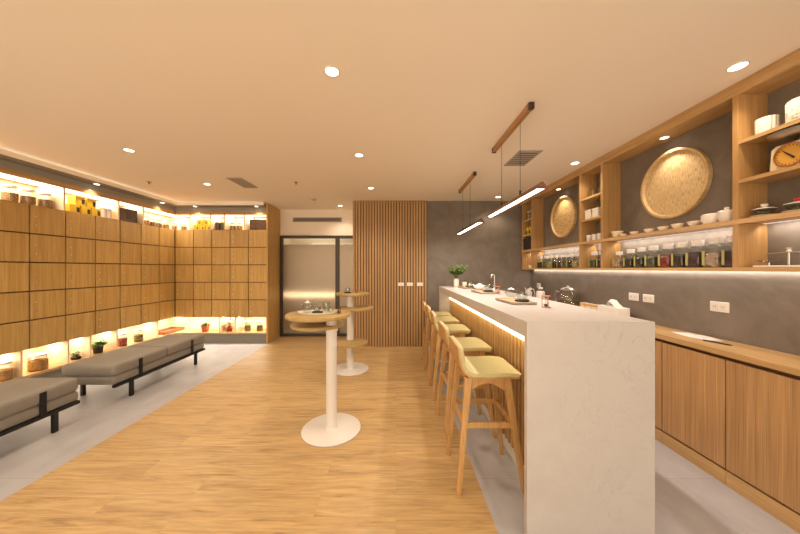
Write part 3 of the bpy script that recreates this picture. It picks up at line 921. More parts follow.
def make_stool(label):
    t = thing('bar_stool', label, 'bar stool', (0, 0, 0), 'bar stools along the counter')
    loft_seat(-0.030, -0.018, 0.335, 0.315, 0.02).build('seat_shell', oak_stool, t, True)
    loft_seat(-0.018, 0.003, 0.338, 0.318, 0.022).build('seat_pad', m_fabric, t, True)
    top, ft = {}, {}
    for sx in (-1, 1):
        for sy in (-1, 1):
            ft[sx, sy] = Vector((sx*0.20, sy*0.180, 0.0)); top[sx, sy] = Vector((sx*0.118-0.012, sy*0.135, 0.688))
            MB().beam(ft[sx, sy], top[sx, sy], 0.026, 0.044, 0.026, 0.036, 0.004).build('leg', oak_stool, t)
    def at(k, z):
        a, b = ft[k], top[k]
        return a + (b-a)*(z/b.z)
    for a, b in (((-1, -1), (1, -1)), ((-1, 1), (1, 1)), ((-1, -1), (-1, 1)), ((1, -1), (1, 1))):
        p, q = at(a, 0.40), at(b, 0.40)
        MB().beam(p, q, 0.018, 0.018, 0.034, 0.034, 0.002).build('stretcher', oak_stool, t)
    # arched aprons under the seat
    for sy in (-1, 1):
        arch = [(-0.125, 0.686), (0.10, 0.686), (0.105, 0.60)] + [(0.095-0.215*i/10, 0.60+0.05*math.sin(PI*i/10)) for i in range(11)] + [(-0.13, 0.60)]
        y = sy*0.132
        MB().poly(arch, y-0.009, y+0.009, 'Y').build('apron', oak_stool, t)
    MB().box(0.09, 0.108, -0.123, 0.123, 0.64, 0.686).build('apron', oak_stool, t)
    MB().box(-0.132, -0.114, -0.123, 0.123, 0.64, 0.686).build('apron', oak_stool, t)
    return t


proto = make_stool('oak bar stool with a lime pad, nearest the camera at the bar')


def copy_tree(o, parent=None):
    c = o.copy(); C.objects.link(c)
    if parent: c.parent = parent
    for ch in list(o.children): copy_tree(ch, c)
    return c


stools = [(0.578, 1.86, ''), (0.588, 2.41, 'second bar stool from the camera, lime pad on oak legs'), (0.588, 3.04, 'third and middle bar stool in the row at the counter'),
          (0.588, 3.55, 'fourth bar stool, last but one before the far wall'), (0.585, 3.96, 'farthest bar stool at the end of the counter by the grey wall')]
for i, (x, y, lab) in enumerate(stools):
    st = proto if i == 0 else copy_tree(proto)
    st.location = (x, y, 0)
    st.rotation_euler = (0, 0, [0, 0.03, -0.02, 0.02, -0.03][i])
    if lab: st['label'] = lab

# ------------------------------------------------------------------ cabinets and back counter
CX = 2.065
GC = 'oak base cabinets along the right wall'


def base_cab(label, y0, y1, ndoors):
    o = (2.2, (y0+y1)/2, 0)
    t = thing('base_cabinet', label, 'cabinet', o, GC)
    MB(o).box(CX+0.022, XR-0.002, y0+0.001, y1-0.001, 0.0, 0.80).build('carcass', carcass_dark, t)
    MB(o).box(CX+0.005, CX+0.022, y0+0.001, y1-0.001, 0.0, 0.09).build('plinth', oak_h, t)
    w = (y1-y0)/ndoors
    for k in range(ndoors):
        MB(o).box(CX, CX+0.02, y0+k*w+0.004, y0+(k+1)*w-0.004, 0.105, 0.785, 0.0015, 1).build('door', oak_cab, t)
    return t


base_cab('oak base cabinet at the right picture edge under the wood counter', 1.329-0.415, 1.744, 2)
base_cab('oak base cabinet whose door meets the edge of the white bar', 1.744, 2.159, 1)
base_cab('long run of oak base cabinets passing behind the white bar', 2.159, 4.875, 6)
o = (2.2, 2.9, 0.81)
tag(MB(o).box(2.045, XR-0.002, 0.914, 4.878, 0.812, 0.85, 0.002, 1).build('wood_worktop', oak_h), 'narrow light oak worktop along the grey wall over the base cabinets', 'worktop')

# ------------------------------------------------------------------ wall shelving
SX = 2.17
YE = 4.80
YS = 1.05
o = (2.27, 2.9, 1.345)
sh = thing('wall_shelving', 'built-in oak wall shelving along the grey wall above the counter', 'shelving', o)
MB(o).box(SX, XR-0.001, YS, YW-0.002, 2.465, ZC-0.001).build('header_beam', oak_h, sh)
MB(o).box(SX, XR-0.001, YS, YE, 1.343, 1.366).build('bottom_shelf', oak_h, sh)
MB(o).box(SX, XR-0.001, YS, YE, 1.642, 1.673).build('middle_shelf', oak_h, sh)
for y in (YE-0.03, 4.44, 3.268, 2.92, 1.764-0.0, YS):
    MB(o).box(SX+0.001, XR-0.001, y, y+0.03, 1.366, 1.642).build('lower_upright', oak_shelf, sh)
    MB(o).box(SX+0.001, XR-0.001, y, y+0.03, 1.673, 2.465).build('upright', oak_shelf, sh)
for (ya, yb) in ((4.47, YE-0.03), (2.95, 3.268), (YS+0.03, 1.764)):
    for z in (1.923, 2.17):
        MB(o).box(SX+0.004, XR-0.001, ya, yb, z-0.022, z).build('shelf', oak_h, sh)
secs = [(1.08, 1.764), (1.794, 2.92), (2.95, 3.268), (3.298, 4.44), (4.47, 4.77)]
for a, b in secs:
    MB(o).box(XR-0.045, XR-0.03, a+0.01, b-0.01, 1.640, 1.642).build('light_strip', m_led_c, sh)
    area('shelf_light', (XR-0.05, (a+b)/2, 1.630), (0, math.radians(-25), 0), 0.05, (b-a)-0.04, 2.9*(b-a), NEUT)
MB(o).box(XR-0.045, XR-0.03, YS+.02, YE-.02, 1.3425, 1.3435).build('light_strip', m_led_c, sh)
area('shelf_light', (XR-0.018, (YS+YE)/2, 1.3422), (0, 0, 0), 0.03, YE-YS-0.1, 10.5, NEUT)


# woven trays on the wall
def woven_tray(label, y, z, r, mat):
    o = (XR-0.002, y, z)
    t = thing('woven_tray', label, 'tray', o, 'round bamboo trays on the wall')
    MB().lathe([(0.0, -0.012), (r-0.02, -0.012), (r-0.02, -0.006), (0.0, -0.006)], axis='X', seg=64).build('weave', mat, t, True)
    pr = [(r-0.026, -0.002), (r, 0.0), (r+0.001, -0.034), (r-0.005, -0.038), (r-0.018, -0.037), (r-0.022, -0.032), (r-0.026, -0.010), (r-0.026, -0.002)]
    MB().lathe(pr, axis='X', seg=72, caps=False).build('rim', m_rim, t, True)
    return t


woven_tray('large round bamboo tray on the grey wall nearest the camera', 2.355, 2.075, 0.287, m_weave_v)
woven_tray('smaller-looking round bamboo tray on the wall near the far corner', 3.90, 2.082, 0.287, m_weave_h)


# ------------------------------------------------------------------ shelf jars
def shelf_jar(label, y, h, w, content, fill, group, x=2.262):
    t = thing('storage_jar', label, 'jar', (x, y, 1.3665), group)
    k = w*0.5
    MB().lathe([(k*0.95, 0), (k, 0.006), (k, h*0.66), (k*0.78, h*0.74), (k*0.66, h*0.755), (k*0.66, h*0.785)], seg=32, power=4).build('body', m_glass, t, True)
    MB().lathe([(k*0.9, 0.005), (k*0.94, 0.010), (k*0.94, h*0.60*fill), (k*0.5, h*0.60*fill+0.008), (0, h*0.60*fill+0.010)], seg=32, power=4).build('contents', content, t, True)
    MB().lathe([(k*0.66, h*0.785), (k*0.68, h*0.79), (k*0.68, h*0.85), (k*0.60, h*0.862), (k*0.68, h*0.875), (k*0.70, h*0.985), (k*0.66, h), (0, h)], seg=28).build('lid', m_plast, t, True)
    MB().box(-k-0.0015, -k-0.0003, k*0.40, k*0.74, h*0.08, h*0.56).build('label_strip', m_label, t)
    return t


def gr(n, a, b, s=90, c=None): return grains(n, tuple(v*0.45 for v in a), b, s*0.62, c)
K_nut = gr('pale_nuts', (0.30, 0.17, 0.07), (0.62, 0.47, 0.28), 60)
K_dark = gr('black_tea', (0.010, 0.007, 0.005), (0.05, 0.03, 0.02), 130)
K_green = gr('green_tea', (0.03, 0.035, 0.012), (0.13, 0.14, 0.05), 120)
K_red = gr('red_goji', (0.18, 0.012, 0.008), (0.36, 0.05, 0.02), 90)
K_purple = gr('roselle_petals', (0.02, 0.006, 0.008), (0.09, 0.025, 0.03), 80)
K_rose = gr('rose_buds', (0.28, 0.13, 0.09), (0.66, 0.50, 0.40), 55)
K_gold = gr('chrysanthemum', (0.38, 0.24, 0.04), (0.62, 0.50, 0.16), 70)
G1 = 'white-lidded tea jars below the large bamboo tray'
jr = [(2.815, .165, .085, K_nut, .8, 'pale nuts'), (2.680, .18, .088, K_dark, .75, 'black tea'), (2.560, .19, .088, K_dark, .75, 'near-black leaves'), (2.442, .195, .095, K_green, .78, 'green tea'),
      (2.312, .20, .098, K_red, .85, 'red berries'), (2.202, .202, .095, K_dark, .8, 'coal-dark tea'), (2.085, .205, .102, K_purple, .9, 'purple-black petals'),
      (1.965, .212, .110, K_rose, .8, 'pink rosebuds'), (1.855, .212, .095, K_purple, .85, 'dark petals')]
ordn = ['first', 'second', 'third', 'fourth', 'fifth', 'sixth', 'seventh', 'eighth', 'ninth']
for i, (y, h, w, cont, fill, nm) in enumerate(jr):
    shelf_jar('white-lidded jar of %s under the large tray, %s from its far end' % (nm, ordn[i]), y, h, w, cont, fill, G1)
G2 = 'white-lidded tea jars below the far bamboo tray'
jc = [(K_dark, 'black tea'), (K_green, 'green tea'), (K_gold, 'golden blossoms'), (K_dark, 'dark leaves'), (K_purple, 'dark petals'), (K_green, 'olive leaves'), (K_dark, 'near-black tea'), (K_nut, 'brown nuts')]
for i in range(8):
    px = (540.5, 546, 550.8, 555.8, 561, 566.2, 571.3, 577)[i]
    shelf_jar('white-lidded jar of %s under the far bamboo tray, %s from the corner' % (jc[i][1], ordn[i]), yl(px, 2.26), 0.185, 0.088, jc[i][0], .75, G2)
G3 = 'white-lidded tea jars under the slim shelf unit'
for i, px in enumerate((594.5, 602.5)):
    shelf_jar('white-lidded jar under the slim middle shelf unit, ' + ('farther one with green leaves' if i == 0 else 'half hidden by the upright'), yl(px, 2.26), 0.185, 0.09, K_green if i == 0 else K_purple, .75, G3)


# bowls and crocks on the middle shelf
def bowl(name, label, cat, loc, prof, mat, group=None, seg=24):
    return tag(MB(loc).lathe(prof, c=loc, seg=seg).build(name, mat, None, True), label, cat, group)


def bowl_prof(r, h, foot=0.45):
    return [(r*foot, 0), (r*foot, 0.006), (r*0.75, h*0.4), (r, h), (r-0.004, h), (r*0.70, h*0.45), (r*0.3, 0.014), (0, 0.012)]


ZM = 1.6735
GB = 'small white cups on the middle shelf'
for i, (px, r, h) in enumerate(((623, .030, .026), (634, .035, .032), (649, .038, .035), (663, .038, .036), (677.5, .040, .040), (694, .040, .040))):
    bowl('tea_bowl', 'small white tea bowl below the large bamboo tray, %s from the far end' % ordn[i], 'bowl', (2.235, yl(px, 2.235), ZM), bowl_prof(r, h), m_porc, GB)
t = thing('cream_pot', 'small cream pot at the far end of the tea bowl row', 'pot', (2.235, yl(617, 2.235), ZM))
MB().lathe([(0.030, 0), (0.034, 0.004), (0.048, 0.055), (0.044, 0.055), (0.03, 0.01), (0, 0.008)], seg=24).build('body', m_cream_metal, t, True)
MB().lathe([(0.05, 0.050), (0.052, 0.053), (0.052, 0.060), (0.046, 0.060), (0.046, 0.052)], seg=24, caps=False).build('rim', m_porc, t, True)


def crock(label, px, r, h, lidded):
    t = thing('lidded_bowl', label, 'bowl', (2.245, yl(px, 2.245), ZM), 'larger white crocks on the middle shelf')
    MB().lathe([(r*0.7, 0), (r*0.75, 0.005), (r, h*0.35), (r, h*0.8), (r*0.93, h*0.82), (r*0.93, h*0.5), (0, 0.012)], seg=28).build('body', m_porc, t, True)
    MB().lathe([(r*1.02, h*0.80), (r*1.03, h*0.84), (r*0.9, h*0.93), (r*0.35, h), (0, h)], seg=28).build('lid', m_porc, t, True)
    if lidded: MB().lathe([(0.008, h), (0.014, h+0.008), (0.012, h+0.016), (0, h+0.018)], seg=14).build('knob', m_porc, t, True)
    return t


crock('wide white lidded bowl on the shelf below the large bamboo tray', 711, 0.050, 0.078, False)
crock('tall white lidded bowl beside the near shelf upright', 727, 0.046, 0.085, True)


def cup(label, loc, r, h, mat=m_porc, group=None, handle=False):
    t = thing('cup', label, 'cup', loc, group)
    MB().lathe([(r*0.8, 0), (r*0.85, 0.003), (r, h), (r-0.004, h), (r*0.75, 0.008), (0, 0.007)], seg=22).build('body', mat, t, True)
    if handle:
        MB().tube([(0, -r*0.95, h*0.8), (0, -r*1.5, h*0.75), (0, -r*1.6, h*0.45), (0, -r*0.9, h*0.25)], 0.004, 6).build('handle', mat, t, True)
    return t


# far shelf unit
GA = 'tins and jars in the far corner shelf unit'
for i, y in enumerate((4.70, 4.60, 4.52)):
    t = thing('steel_canister', 'silver-lidded jar on the top shelf of the far corner unit, ' + ('deepest', 'middle', 'nearest the camera')[i], 'canister', (2.25, y, 2.1705), GA)
    MB().lathe([(0.035, 0), (0.038, 0.004), (0.038, 0.12)], seg=18).build('body', m_glass, t, True)
    MB().lathe([(0.034, 0.004), (0.034, 0.10), (0, 0.10)], seg=18).build('contents', m_herb, t, True)
    MB().lathe([(0.04, 0.12), (0.04, 0.15), (0.02, 0.156), (0, 0.156)], seg=18).build('lid', m_steel, t, True)
for i, y in enumerate((4.70, 4.60, 4.52)):
    t = thing('tea_tin', 'yellow tea tin on the second shelf of the far corner unit, ' + ('deepest', 'middle', 'nearest the camera')[i], 'tin', (2.25, y, 1.9235), GA)
    MB().box(-0.038, 0.038, -0.038, 0.038, 0, 0.11, 0.003, 1).build('body', m_yellow, t)
    MB().box(-0.040, -0.0385, -0.025, 0.025, 0.02, 0.07).build('printed_panel', m_ylabel, t)
    MB().box(-0.036, 0.036, -0.036, 0.036, 0.11, 0.13, 0.003, 1).build('lid', m_yellow, t)
t = thing('storage_box', 'black box filling the lowest bay of the far corner unit', 'box', (2.26, 4.62, ZM))
MB().box(-0.08, 0.08, -0.135, 0.14, 0, 0.15, 0.003, 1).build('base', m_slate, t)
MB().box(-0.083, 0.083, -0.138, 0.143, 0.15, 0.19, 0.003, 1).build('lid', m_slate, t)
cup('white cup in the bottom bay of the far corner unit', (2.24, 4.63, 1.3665), 0.03, 0.05)

# slim middle unit
for i, (y, r, h) in enumerate(((3.20, .05, .12), (3.06, .055, .15))):
    t = thing('glass_teapot', 'clear glass pot on the top shelf of the slim middle unit, ' + ('farther and smaller' if i == 0 else 'nearer and taller'), 'teapot', (2.26, y, 2.1705), 'glass pots in the slim unit')
    MB().lathe([(r*0.7, 0), (r, 0.02), (r*1.05, h*0.5), (r*0.6, h*0.8), (r*0.6, h*0.85)], seg=22).build('body', m_glass, t, True)
    MB().lathe([(r*0.62, h*0.85), (r*0.62, h*0.9), (0.012, h*0.95), (0.012, h*1.05), (0, h*1.05)], seg=18).build('lid', m_glass, t, True)
    MB().tube([(0, -r*1.0, h*0.65), (0, -r*1.6, h*0.6), (0, -r*1.6, h*0.3), (0, -r*0.95, h*0.2)], 0.005, 6).build('handle', m_glass, t, True)
for i, y in enumerate((3.19, 3.07)):
    t = thing('tea_caddy', 'white square caddy on the second shelf of the slim middle unit, ' + ('farther one' if i == 0 else 'nearer one'), 'caddy', (2.24, y, 1.9235), 'white caddies in the slim unit')
    MB().box(-0.042, 0.042, -0.045, 0.045, 0, 0.085, 0.004, 2).build('body', m_porc, t)
    MB().box(-0.044, 0.044, -0.047, 0.047, 0.085, 0.105, 0.004, 2).build('lid', m_porc, t)
for i, y in enumerate((3.20, 3.115, 3.03)):
    cup('white tumbler on the lowest bay of the slim middle unit, ' + ('farthest', 'middle', 'nearest the upright')[i], (2.225, y, ZM), 0.03, 0.07, m_porc, 'white tumblers in the slim unit')

# near shelf unit
yA = yl(767, 2.265)
t = thing('stacked_dishes', 'ribbed white porcelain pot on the top shelf of the near unit', 'pot', (2.265, yA, 2.1705))
m = MB(); rings = []
for (r, z) in ((0.043, 0.012), (0.045, 0.016), (0.045, 0.105), (0.041, 0.108), (0.0, 0.108)):
    rings.append([m.bm.verts.new(((r*(1+0.035*math.cos(14*2*PI*i/84)) if r > 0.01 else 0)*math.cos(2*PI*i/84), (r*(1+0.035*math.cos(14*2*PI*i/84)) if r > 0.01 else 0)*math.sin(2*PI*i/84), z)) for i in range(84)])
for a, b in zip(rings, rings[1:]):
    for i in range(84): m.bm.faces.new((a[i], a[(i+1) % 84], b[(i+1) % 84], b[i]))
m.build('body', m_porc, t, True)
MB().lathe([(0.045, 0), (0.054, 0.004), (0.056, 0.010), (0.04, 0.012), (0, 0.012)], seg=32).build('saucer', m_porc, t, True)
yB = yl(806, 2.265)
lattice = weave('white_lattice', (0.42, 0.38, 0.30), (0.80, 0.76, 0.68), 70, 70)
t = thing('lattice_pot', 'white patterned round pot cut by the right picture edge, top shelf', 'pot', (2.265, yB, 2.1705))
MB().lathe([(0.06, 0.012), (0.066, 0.02), (0.068, 0.12), (0.062, 0.13), (0, 0.132)], seg=36).build('body', lattice, t, True)
MB().lathe([(0.06, 0), (0.074, 0.004), (0.076, 0.010), (0.05, 0.012), (0, 0.012)], seg=32).build('saucer', m_porc, t, True)
# kitchen scale
o = (2.26, yl(794, 2.22), 1.9235)
t = thing('kitchen_scale', 'cream dial kitchen scale with an amber face and a metal pan', 'scale', o)
MB().poly([(-0.085, 0), (0.085, 0), (0.085, 0.02), (0.078, 0.125), (0.06, 0.14), (-0.06, 0.14), (-0.078, 0.125), (-0.085, 0.02)], -0.06, 0.055, 'X').build('body', m_cream_metal, t)
dl = MB().lathe([(0.060, -0.060), (0.060, -0.064), (0, -0.064)], c=(0, 0, 0.072), axis='X', seg=40).build('dial', m_dial, t, True)
MB().lathe([(0.059, -0.060), (0.066, -0.060), (0.066, -0.069), (0.059, -0.069)], c=(0, 0, 0.072), axis='X', seg=40, caps=False).build('bezel', m_redbright if False else m_copper, t, True)
MB().beam((-0.067, -0.02, 0.050), (-0.067, 0.028, 0.104), 0.003, 0.002, 0.010, 0.003).build('needle', m_ylabel, dl)
m = MB()
for k in range(20):
    a = 2*PI*k/20
    m.beam((-0.066, 0.048*math.cos(a), 0.072+0.048*math.sin(a)), (-0.066, 0.055*math.cos(a), 0.072+0.055*math.sin(a)), 0.002, 0.002, 0.002)
m.build('tick_mark', m_ylabel, dl)
MB().cyl((0, 0, 0), 0.022, 0.14, 0.165, 18).build('column', m_brownblack, t, True)
MB().lathe([(0.03, 0.165), (0.10, 0.182), (0.118, 0.205), (0.113, 0.205), (0.096, 0.188), (0, 0.174)], seg=40).build('pan', m_steel, t, True)


def gaiwan(label, loc, knobmat, group):
    t = thing('lidded_cup', label, 'cup', loc, group)
    MB().lathe([(0.022, 0), (0.05, 0.004), (0.056, 0.009), (0.02, 0.008), (0, 0.008)], seg=28).build('saucer', m_porc, t, True)
    MB().lathe([(0.02, 0.009), (0.03, 0.012), (0.046, 0.045), (0.044, 0.045), (0.028, 0.016), (0, 0.014)], seg=28).build('body', m_glass, t, True)
    MB().lathe([(0.022, 0.014), (0.028, 0.016), (0.038, 0.034), (0, 0.034)], seg=24).build('contents', K_green, t, True)
    MB().lathe([(0.050, 0.046), (0.050, 0.049), (0.02, 0.058), (0, 0.059)], seg=28).build('lid', m_porc, t, True)
    MB().lathe([(0.009, 0.058), (0.009, 0.062), (0.016, 0.07), (0.014, 0.077), (0, 0.079)], seg=18).build('knob', knobmat, t, True)
    return t


gaiwan('glass lidded tea cup on a saucer, middle shelf of the near unit', (2.235, yl(764.5, 2.235), ZM), m_porc, 'lidded tea cups in the near unit')
gaiwan('lidded tea cup with a red knob at the right picture edge', (2.235, yl(798, 2.235), ZM), m_redbright, 'lidded tea cups in the near unit')
# balance scale
o = (2.26, yl(789, 2.26), 1.3665)
t = thing('balance_scale', 'small balance scale with two glass dishes on a pale slab', 'scale', o)
MB().box(-0.045, 0.045, -0.13, 0.13, 0, 0.012, 0.003, 1).build('base', m_porc, t)
MB().cyl((0, 0, 0), 0.006, 0.012, 0.085, 12).build('column', m_steel, t, True)
MB().tube([(0, -0.10, 0.082), (0, 0, 0.088), (0, 0.10, 0.082)], 0.004, 8).build('beam', m_steel, t, True)
MB().lathe([(0.004, 0.088), (0.012, 0.092), (0.006, 0.105), (0.014, 0.112), (0, 0.115)], seg=14).build('finial', m_porc, t, True)
for sy in (-1, 1):
    d = MB().lathe([(0.01, 0.028), (0.045, 0.034), (0.05, 0.044), (0.046, 0.044), (0.04, 0.038), (0, 0.034)], c=(0, sy*0.085, 0), seg=24).build('dish', m_glass, t, True)
    MB().cyl((0, sy*0.085, 0), 0.004, 0.012, 0.03, 8).build('dish_stem', m_steel, d, True)


# ------------------------------------------------------------------ wall sockets
def socket(label, y, w, z=1.08):
    o = (XR, y, z)
    t = thing('wall_socket', label, 'socket', o, 'sockets on the grey wall')
    MB().box(-0.008, 0, -w/2, w/2, -0.037, 0.037, 0.003, 1).build('plate', m_plast, t)
    for s in (-1, 1):
        MB().box(-0.010, -0.008, s*w*0.22-0.018, s*w*0.22+0.018, -0.024, 0.024, 0.001, 1).build('outlet', m_porc, t)
        m = MB()
        for k in (-0.006, 0.006): m.box(-0.0105, -0.010, s*w*0.22+k-0.001, s*w*0.22+k+0.001, -0.006, 0.008)
        m.build('slot', m_ylabel, t)
    return t


socket('white wall socket left of the near pair, above the worktop', 2.755, 0.115)
socket('white wall socket right of the middle pair, near the tissue box', 2.595, 0.115)
socket('white double wall socket nearest the camera under the shelving', 2.025, 0.12)
socket('white wall socket near the far corner above the kettle', 4.59, 0.115)

# ------------------------------------------------------------------ things on the back counter
ZK = 0.8505
# big glass pot
o = (2.20, yl(568, 2.20), ZK)
t = thing('glass_teapot', 'big round glass teapot with a lid on the back worktop', 'teapot', o)
MB().lathe([(0.08, 0), (0.09, 0.005), (0.128, 0.07), (0.135, 0.12), (0.12, 0.18), (0.085, 0.225), (0.08, 0.235)], seg=32).build('body', m_glass, t, True)
MB().lathe([(0.084, 0.235), (0.088, 0.24), (0.075, 0.255), (0.02, 0.268), (0.018, 0.29), (0, 0.292)], seg=28).build('lid', m_steel, t, True)
MB().lathe([(0.07, 0.006), (0.085, 0.01), (0.12, 0.07), (0.124, 0.09), (0, 0.09)], seg=28).build('contents', glass('pale_tea', (0.88, 0.82, 0.72)), t, True)
MB().tube([(-0.05, 0.10, 0.20), (-0.06, 0.16, 0.21), (-0.06, 0.19, 0.15), (-0.05, 0.17, 0.06), (-0.04, 0.12, 0.04)], 0.008, 10).build('handle', m_steel, t, True)
MB().tube([(0, -0.12, 0.12), (0, -0.16, 0.17), (0, -0.19, 0.21)], [0.022, 0.016, 0.011], 10).build('spout', m_glass, t, True)
# kettle
o = (2.20, yl(530.5, 2.20), ZK)
t = thing('electric_kettle', 'white gooseneck kettle on the back worktop behind the bar', 'kettle', o)
MB().lathe([(0.075, 0), (0.08, 0.005), (0.08, 0.02), (0.078, 0.022), (0.074, 0.11), (0.055, 0.165), (0.05, 0.17)], seg=28).build('body', m_white, t, True)
MB().lathe([(0.05, 0.17), (0.05, 0.178), (0.012, 0.186), (0.014, 0.20), (0, 0.202)], seg=20).build('lid', m_white, t, True)
MB().tube([(-0.02, -0.065, 0.15), (-0.02, -0.11, 0.17), (-0.02, -0.13, 0.12), (-0.02, -0.11, 0.06)], 0.010, 8).build('handle', m_black, t, True)
MB().tube([(-0.02, 0.07, 0.05), (-0.02, 0.115, 0.09), (-0.02, 0.12, 0.15), (-0.02, 0.15, 0.19)], [0.012, 0.009, 0.008, 0.006], 8).build('spout', m_white, t, True)
o = (2.22, yl(540.5, 2.22), ZK)
t = thing('pump_bottle', 'white canister with a dark neck beside the kettle on the worktop', 'canister', o)
MB().lathe([(0.055, 0), (0.06, 0.004), (0.06, 0.15), (0.045, 0.17)], seg=22).build('body', m_plast, t, True)
MB().lathe([(0.04, 0.17), (0.04, 0.19), (0.0, 0.19)], seg=18).build('neck', m_black, t, True)
MB().lathe([(0.03, 0.19), (0.035, 0.195), (0.035, 0.22), (0, 0.222)], seg=18).build('lid', m_plast, t, True)
for i, px in enumerate((584, 589.5, 595)):
    t = thing('cup', 'small cream cup on the worktop, ' + ('by the big glass teapot', 'middle of three', 'against the tissue box')[i], 'cup', (2.2, yl(px, 2.2), ZK), 'cream cups by the tissue box')
    MB().lathe([(0.028, 0), (0.032, 0.004), (0.038, 0.11), (0.034, 0.11), (0.028, 0.008), (0, 0.007)], seg=22).build('body', m_porc, t, True)
    MB().lathe([(0.0395, 0.085), (0.0395, 0.108), (0.0375, 0.108), (0.0375, 0.085)], seg=22, caps=False).build('band', m_dial, t, True)
yt0, yt1 = yl(621, 2.17), yl(600, 2.17)
o = (2.2, (yt0+yt1)/2, ZK)
t = thing('tissue_box', 'white tissue box with a tissue pulled up, on the back worktop', 'tissue box', o)
L = yt1-yt0
MB().box(-0.06, 0.06, -L/2, L/2, 0, 0.125, 0.004, 1).build('carton', m_paper, t)
m = MB(); rnd = random.Random(2); pr = None
for i in range(9):
    u = i/8; row = []
    for k in range(5):
        v = k/4-0.5
        row.append(m.bm.verts.new((v*0.08*(1-0.4*u)+rnd.uniform(-.006, .006), (u-0.5)*0.17, 0.124+0.075*math.sin(PI*u)*(1-1.6*v*v)+rnd.uniform(-.004, .004)*(0 < i < 8))))
    if pr:
        for k in range(4): m.bm.faces.new((pr[k], pr[k+1], row[k+1], row[k]))
    pr = row
m.build('tissue', m_tissue, t, True)
# papers on near worktop
y = yl(697, 2.25)
t = thing('folded_cloth', 'thin white cloth with a dark edge lying on the worktop', 'cloth', (2.245, y, ZK))
m = MB(); rows = []
for i in range(9):
    row = []
    for k in range(7):
        u, v = i/8-0.5, k/6-0.5
        row.append(m.bm.verts.new((v*0.13+0.02*u, u*0.26, 0.004+0.003*math.sin(7*u+4*v))))
    rows.append(row)
for a, b in zip(rows, rows[1:]):
    for k in range(6): m.bm.faces.new((a[k], a[k+1], b[k+1], b[k]))
r = bmesh.ops.extrude_face_region(m.bm, geom=m.bm.faces[:])
for v in [g for g in r['geom'] if isinstance(g, bmesh.types.BMVert)]: v.co.z -= 0.004
m.build('fabric', m_paper, t, True)
t = thing('pen', 'black pen lying beside the white cloth on the worktop', 'pen', (2.18, yl(716, 2.18), ZK))
MB().tube([(-0.01, 0.07, 0.005), (0.02, -0.06, 0.005)], 0.0045, 10).build('barrel', m_black, t, True)
MB().tube([(0.02, -0.06, 0.005), (0.024, -0.075, 0.005)], [0.0045, 0.001], 10).build('tip', m_black, t, True)


# ------------------------------------------------------------------ things on the bar
ZB = BZ+0.0005


def bx(px, X): return X*F/(px-VX)


def tea_tray(label, x, y, rz=0.0, L=0.32, W=0.17):
    t = thing('tea_tray', label, 'tray', (x, y, ZB), 'bamboo tea trays on the bar', rz)
    MB().box(-W/2, W/2, -L/2, L/2, 0.006, 0.014, 0.002, 1).build('board', m_bamboo, t)
    m = MB()
    for s in (-1, 1): m.box(s*W/2-0.006, s*W/2+0.006, -L/2, L/2, 0.0, 0.019, 0.002, 1)
    for s in (-1, 1): m.box(-W/2+0.006, W/2-0.006, s*L/2-0.006, s*L/2+0.006, 0.0, 0.019, 0.002, 1)
    m.build('rim', m_traygrey, t)
    return t


def coaster(label, loc, r=0.052):
    return tag(MB(loc).lathe([(r-0.004, 0), (r, 0.003), (r, 0.012), (r-0.004, 0.015), (0, 0.015)], c=loc, seg=28).build('coaster', m_slate, None, True), label, 'coaster', 'black round coasters')


def glass_cup(label, loc, r=0.04, h=0.055, name='glass_cup', handle=True, group=None):
    t = thing(name, label, 'cup', loc, group)
    MB().lathe([(r*0.6, 0), (r*0.85, 0.006), (r, h*0.55), (r*0.9, h), (r*0.85, h), (r*0.93, h*0.55), (r*0.75, 0.010), (0, 0.008)], seg=24).build('body', m_glass, t, True)
    MB().lathe([(r*0.88, h), (r*0.9, h+0.004), (r*0.3, h+0.012), (0.008, h+0.014), (0.010, h+0.024), (0, h+0.026)], seg=20).build('lid', m_glass, t, True)
    if handle: MB().tube([(0, -r*0.95, h*0.8), (0, -r*1.45, h*0.7), (0, -r*1.4, h*0.35), (0, -r*0.9, h*0.25)], 0.004, 6).build('handle', m_glass, t, True)
    return t


def hourglass(label, loc, h, r, mat=None, group='rose copper hourglasses'):
    t = thing('hourglass', label, 'hourglass', loc, group)
    mat = mat or m_pinkcopper
    MB().lathe([(r, 0), (r, 0.006), (0, 0.006)], seg=22).build('base', mat, t, True)
    MB().lathe([(0, h-0.006), (r, h-0.006), (r, h), (0, h)], seg=22).build('top', mat, t, True)
    for k in range(3):
        a = k*2*PI/3+0.5
        MB().tube([(r*0.85*math.cos(a), r*0.85*math.sin(a), 0.006), (r*0.85*math.cos(a), r*0.85*math.sin(a), h-0.006)], 0.0025, 6).build('post', mat, t)
    R = r*0.62
    MB().lathe([(R*0.5, 0.008), (R, 0.016), (R, h*0.36), (R*0.15, h*0.5), (R, h*0.64), (R, h-0.016), (R*0.5, h-0.008)], seg=18).build('bulb', m_glass, t, True)
    MB().lathe([(R*0.5, 0.009), (R*0.85, 0.016), (R*0.85, h*0.24), (0, h*0.32)], seg=16).build('sand', m_slate, t, True)
    return t


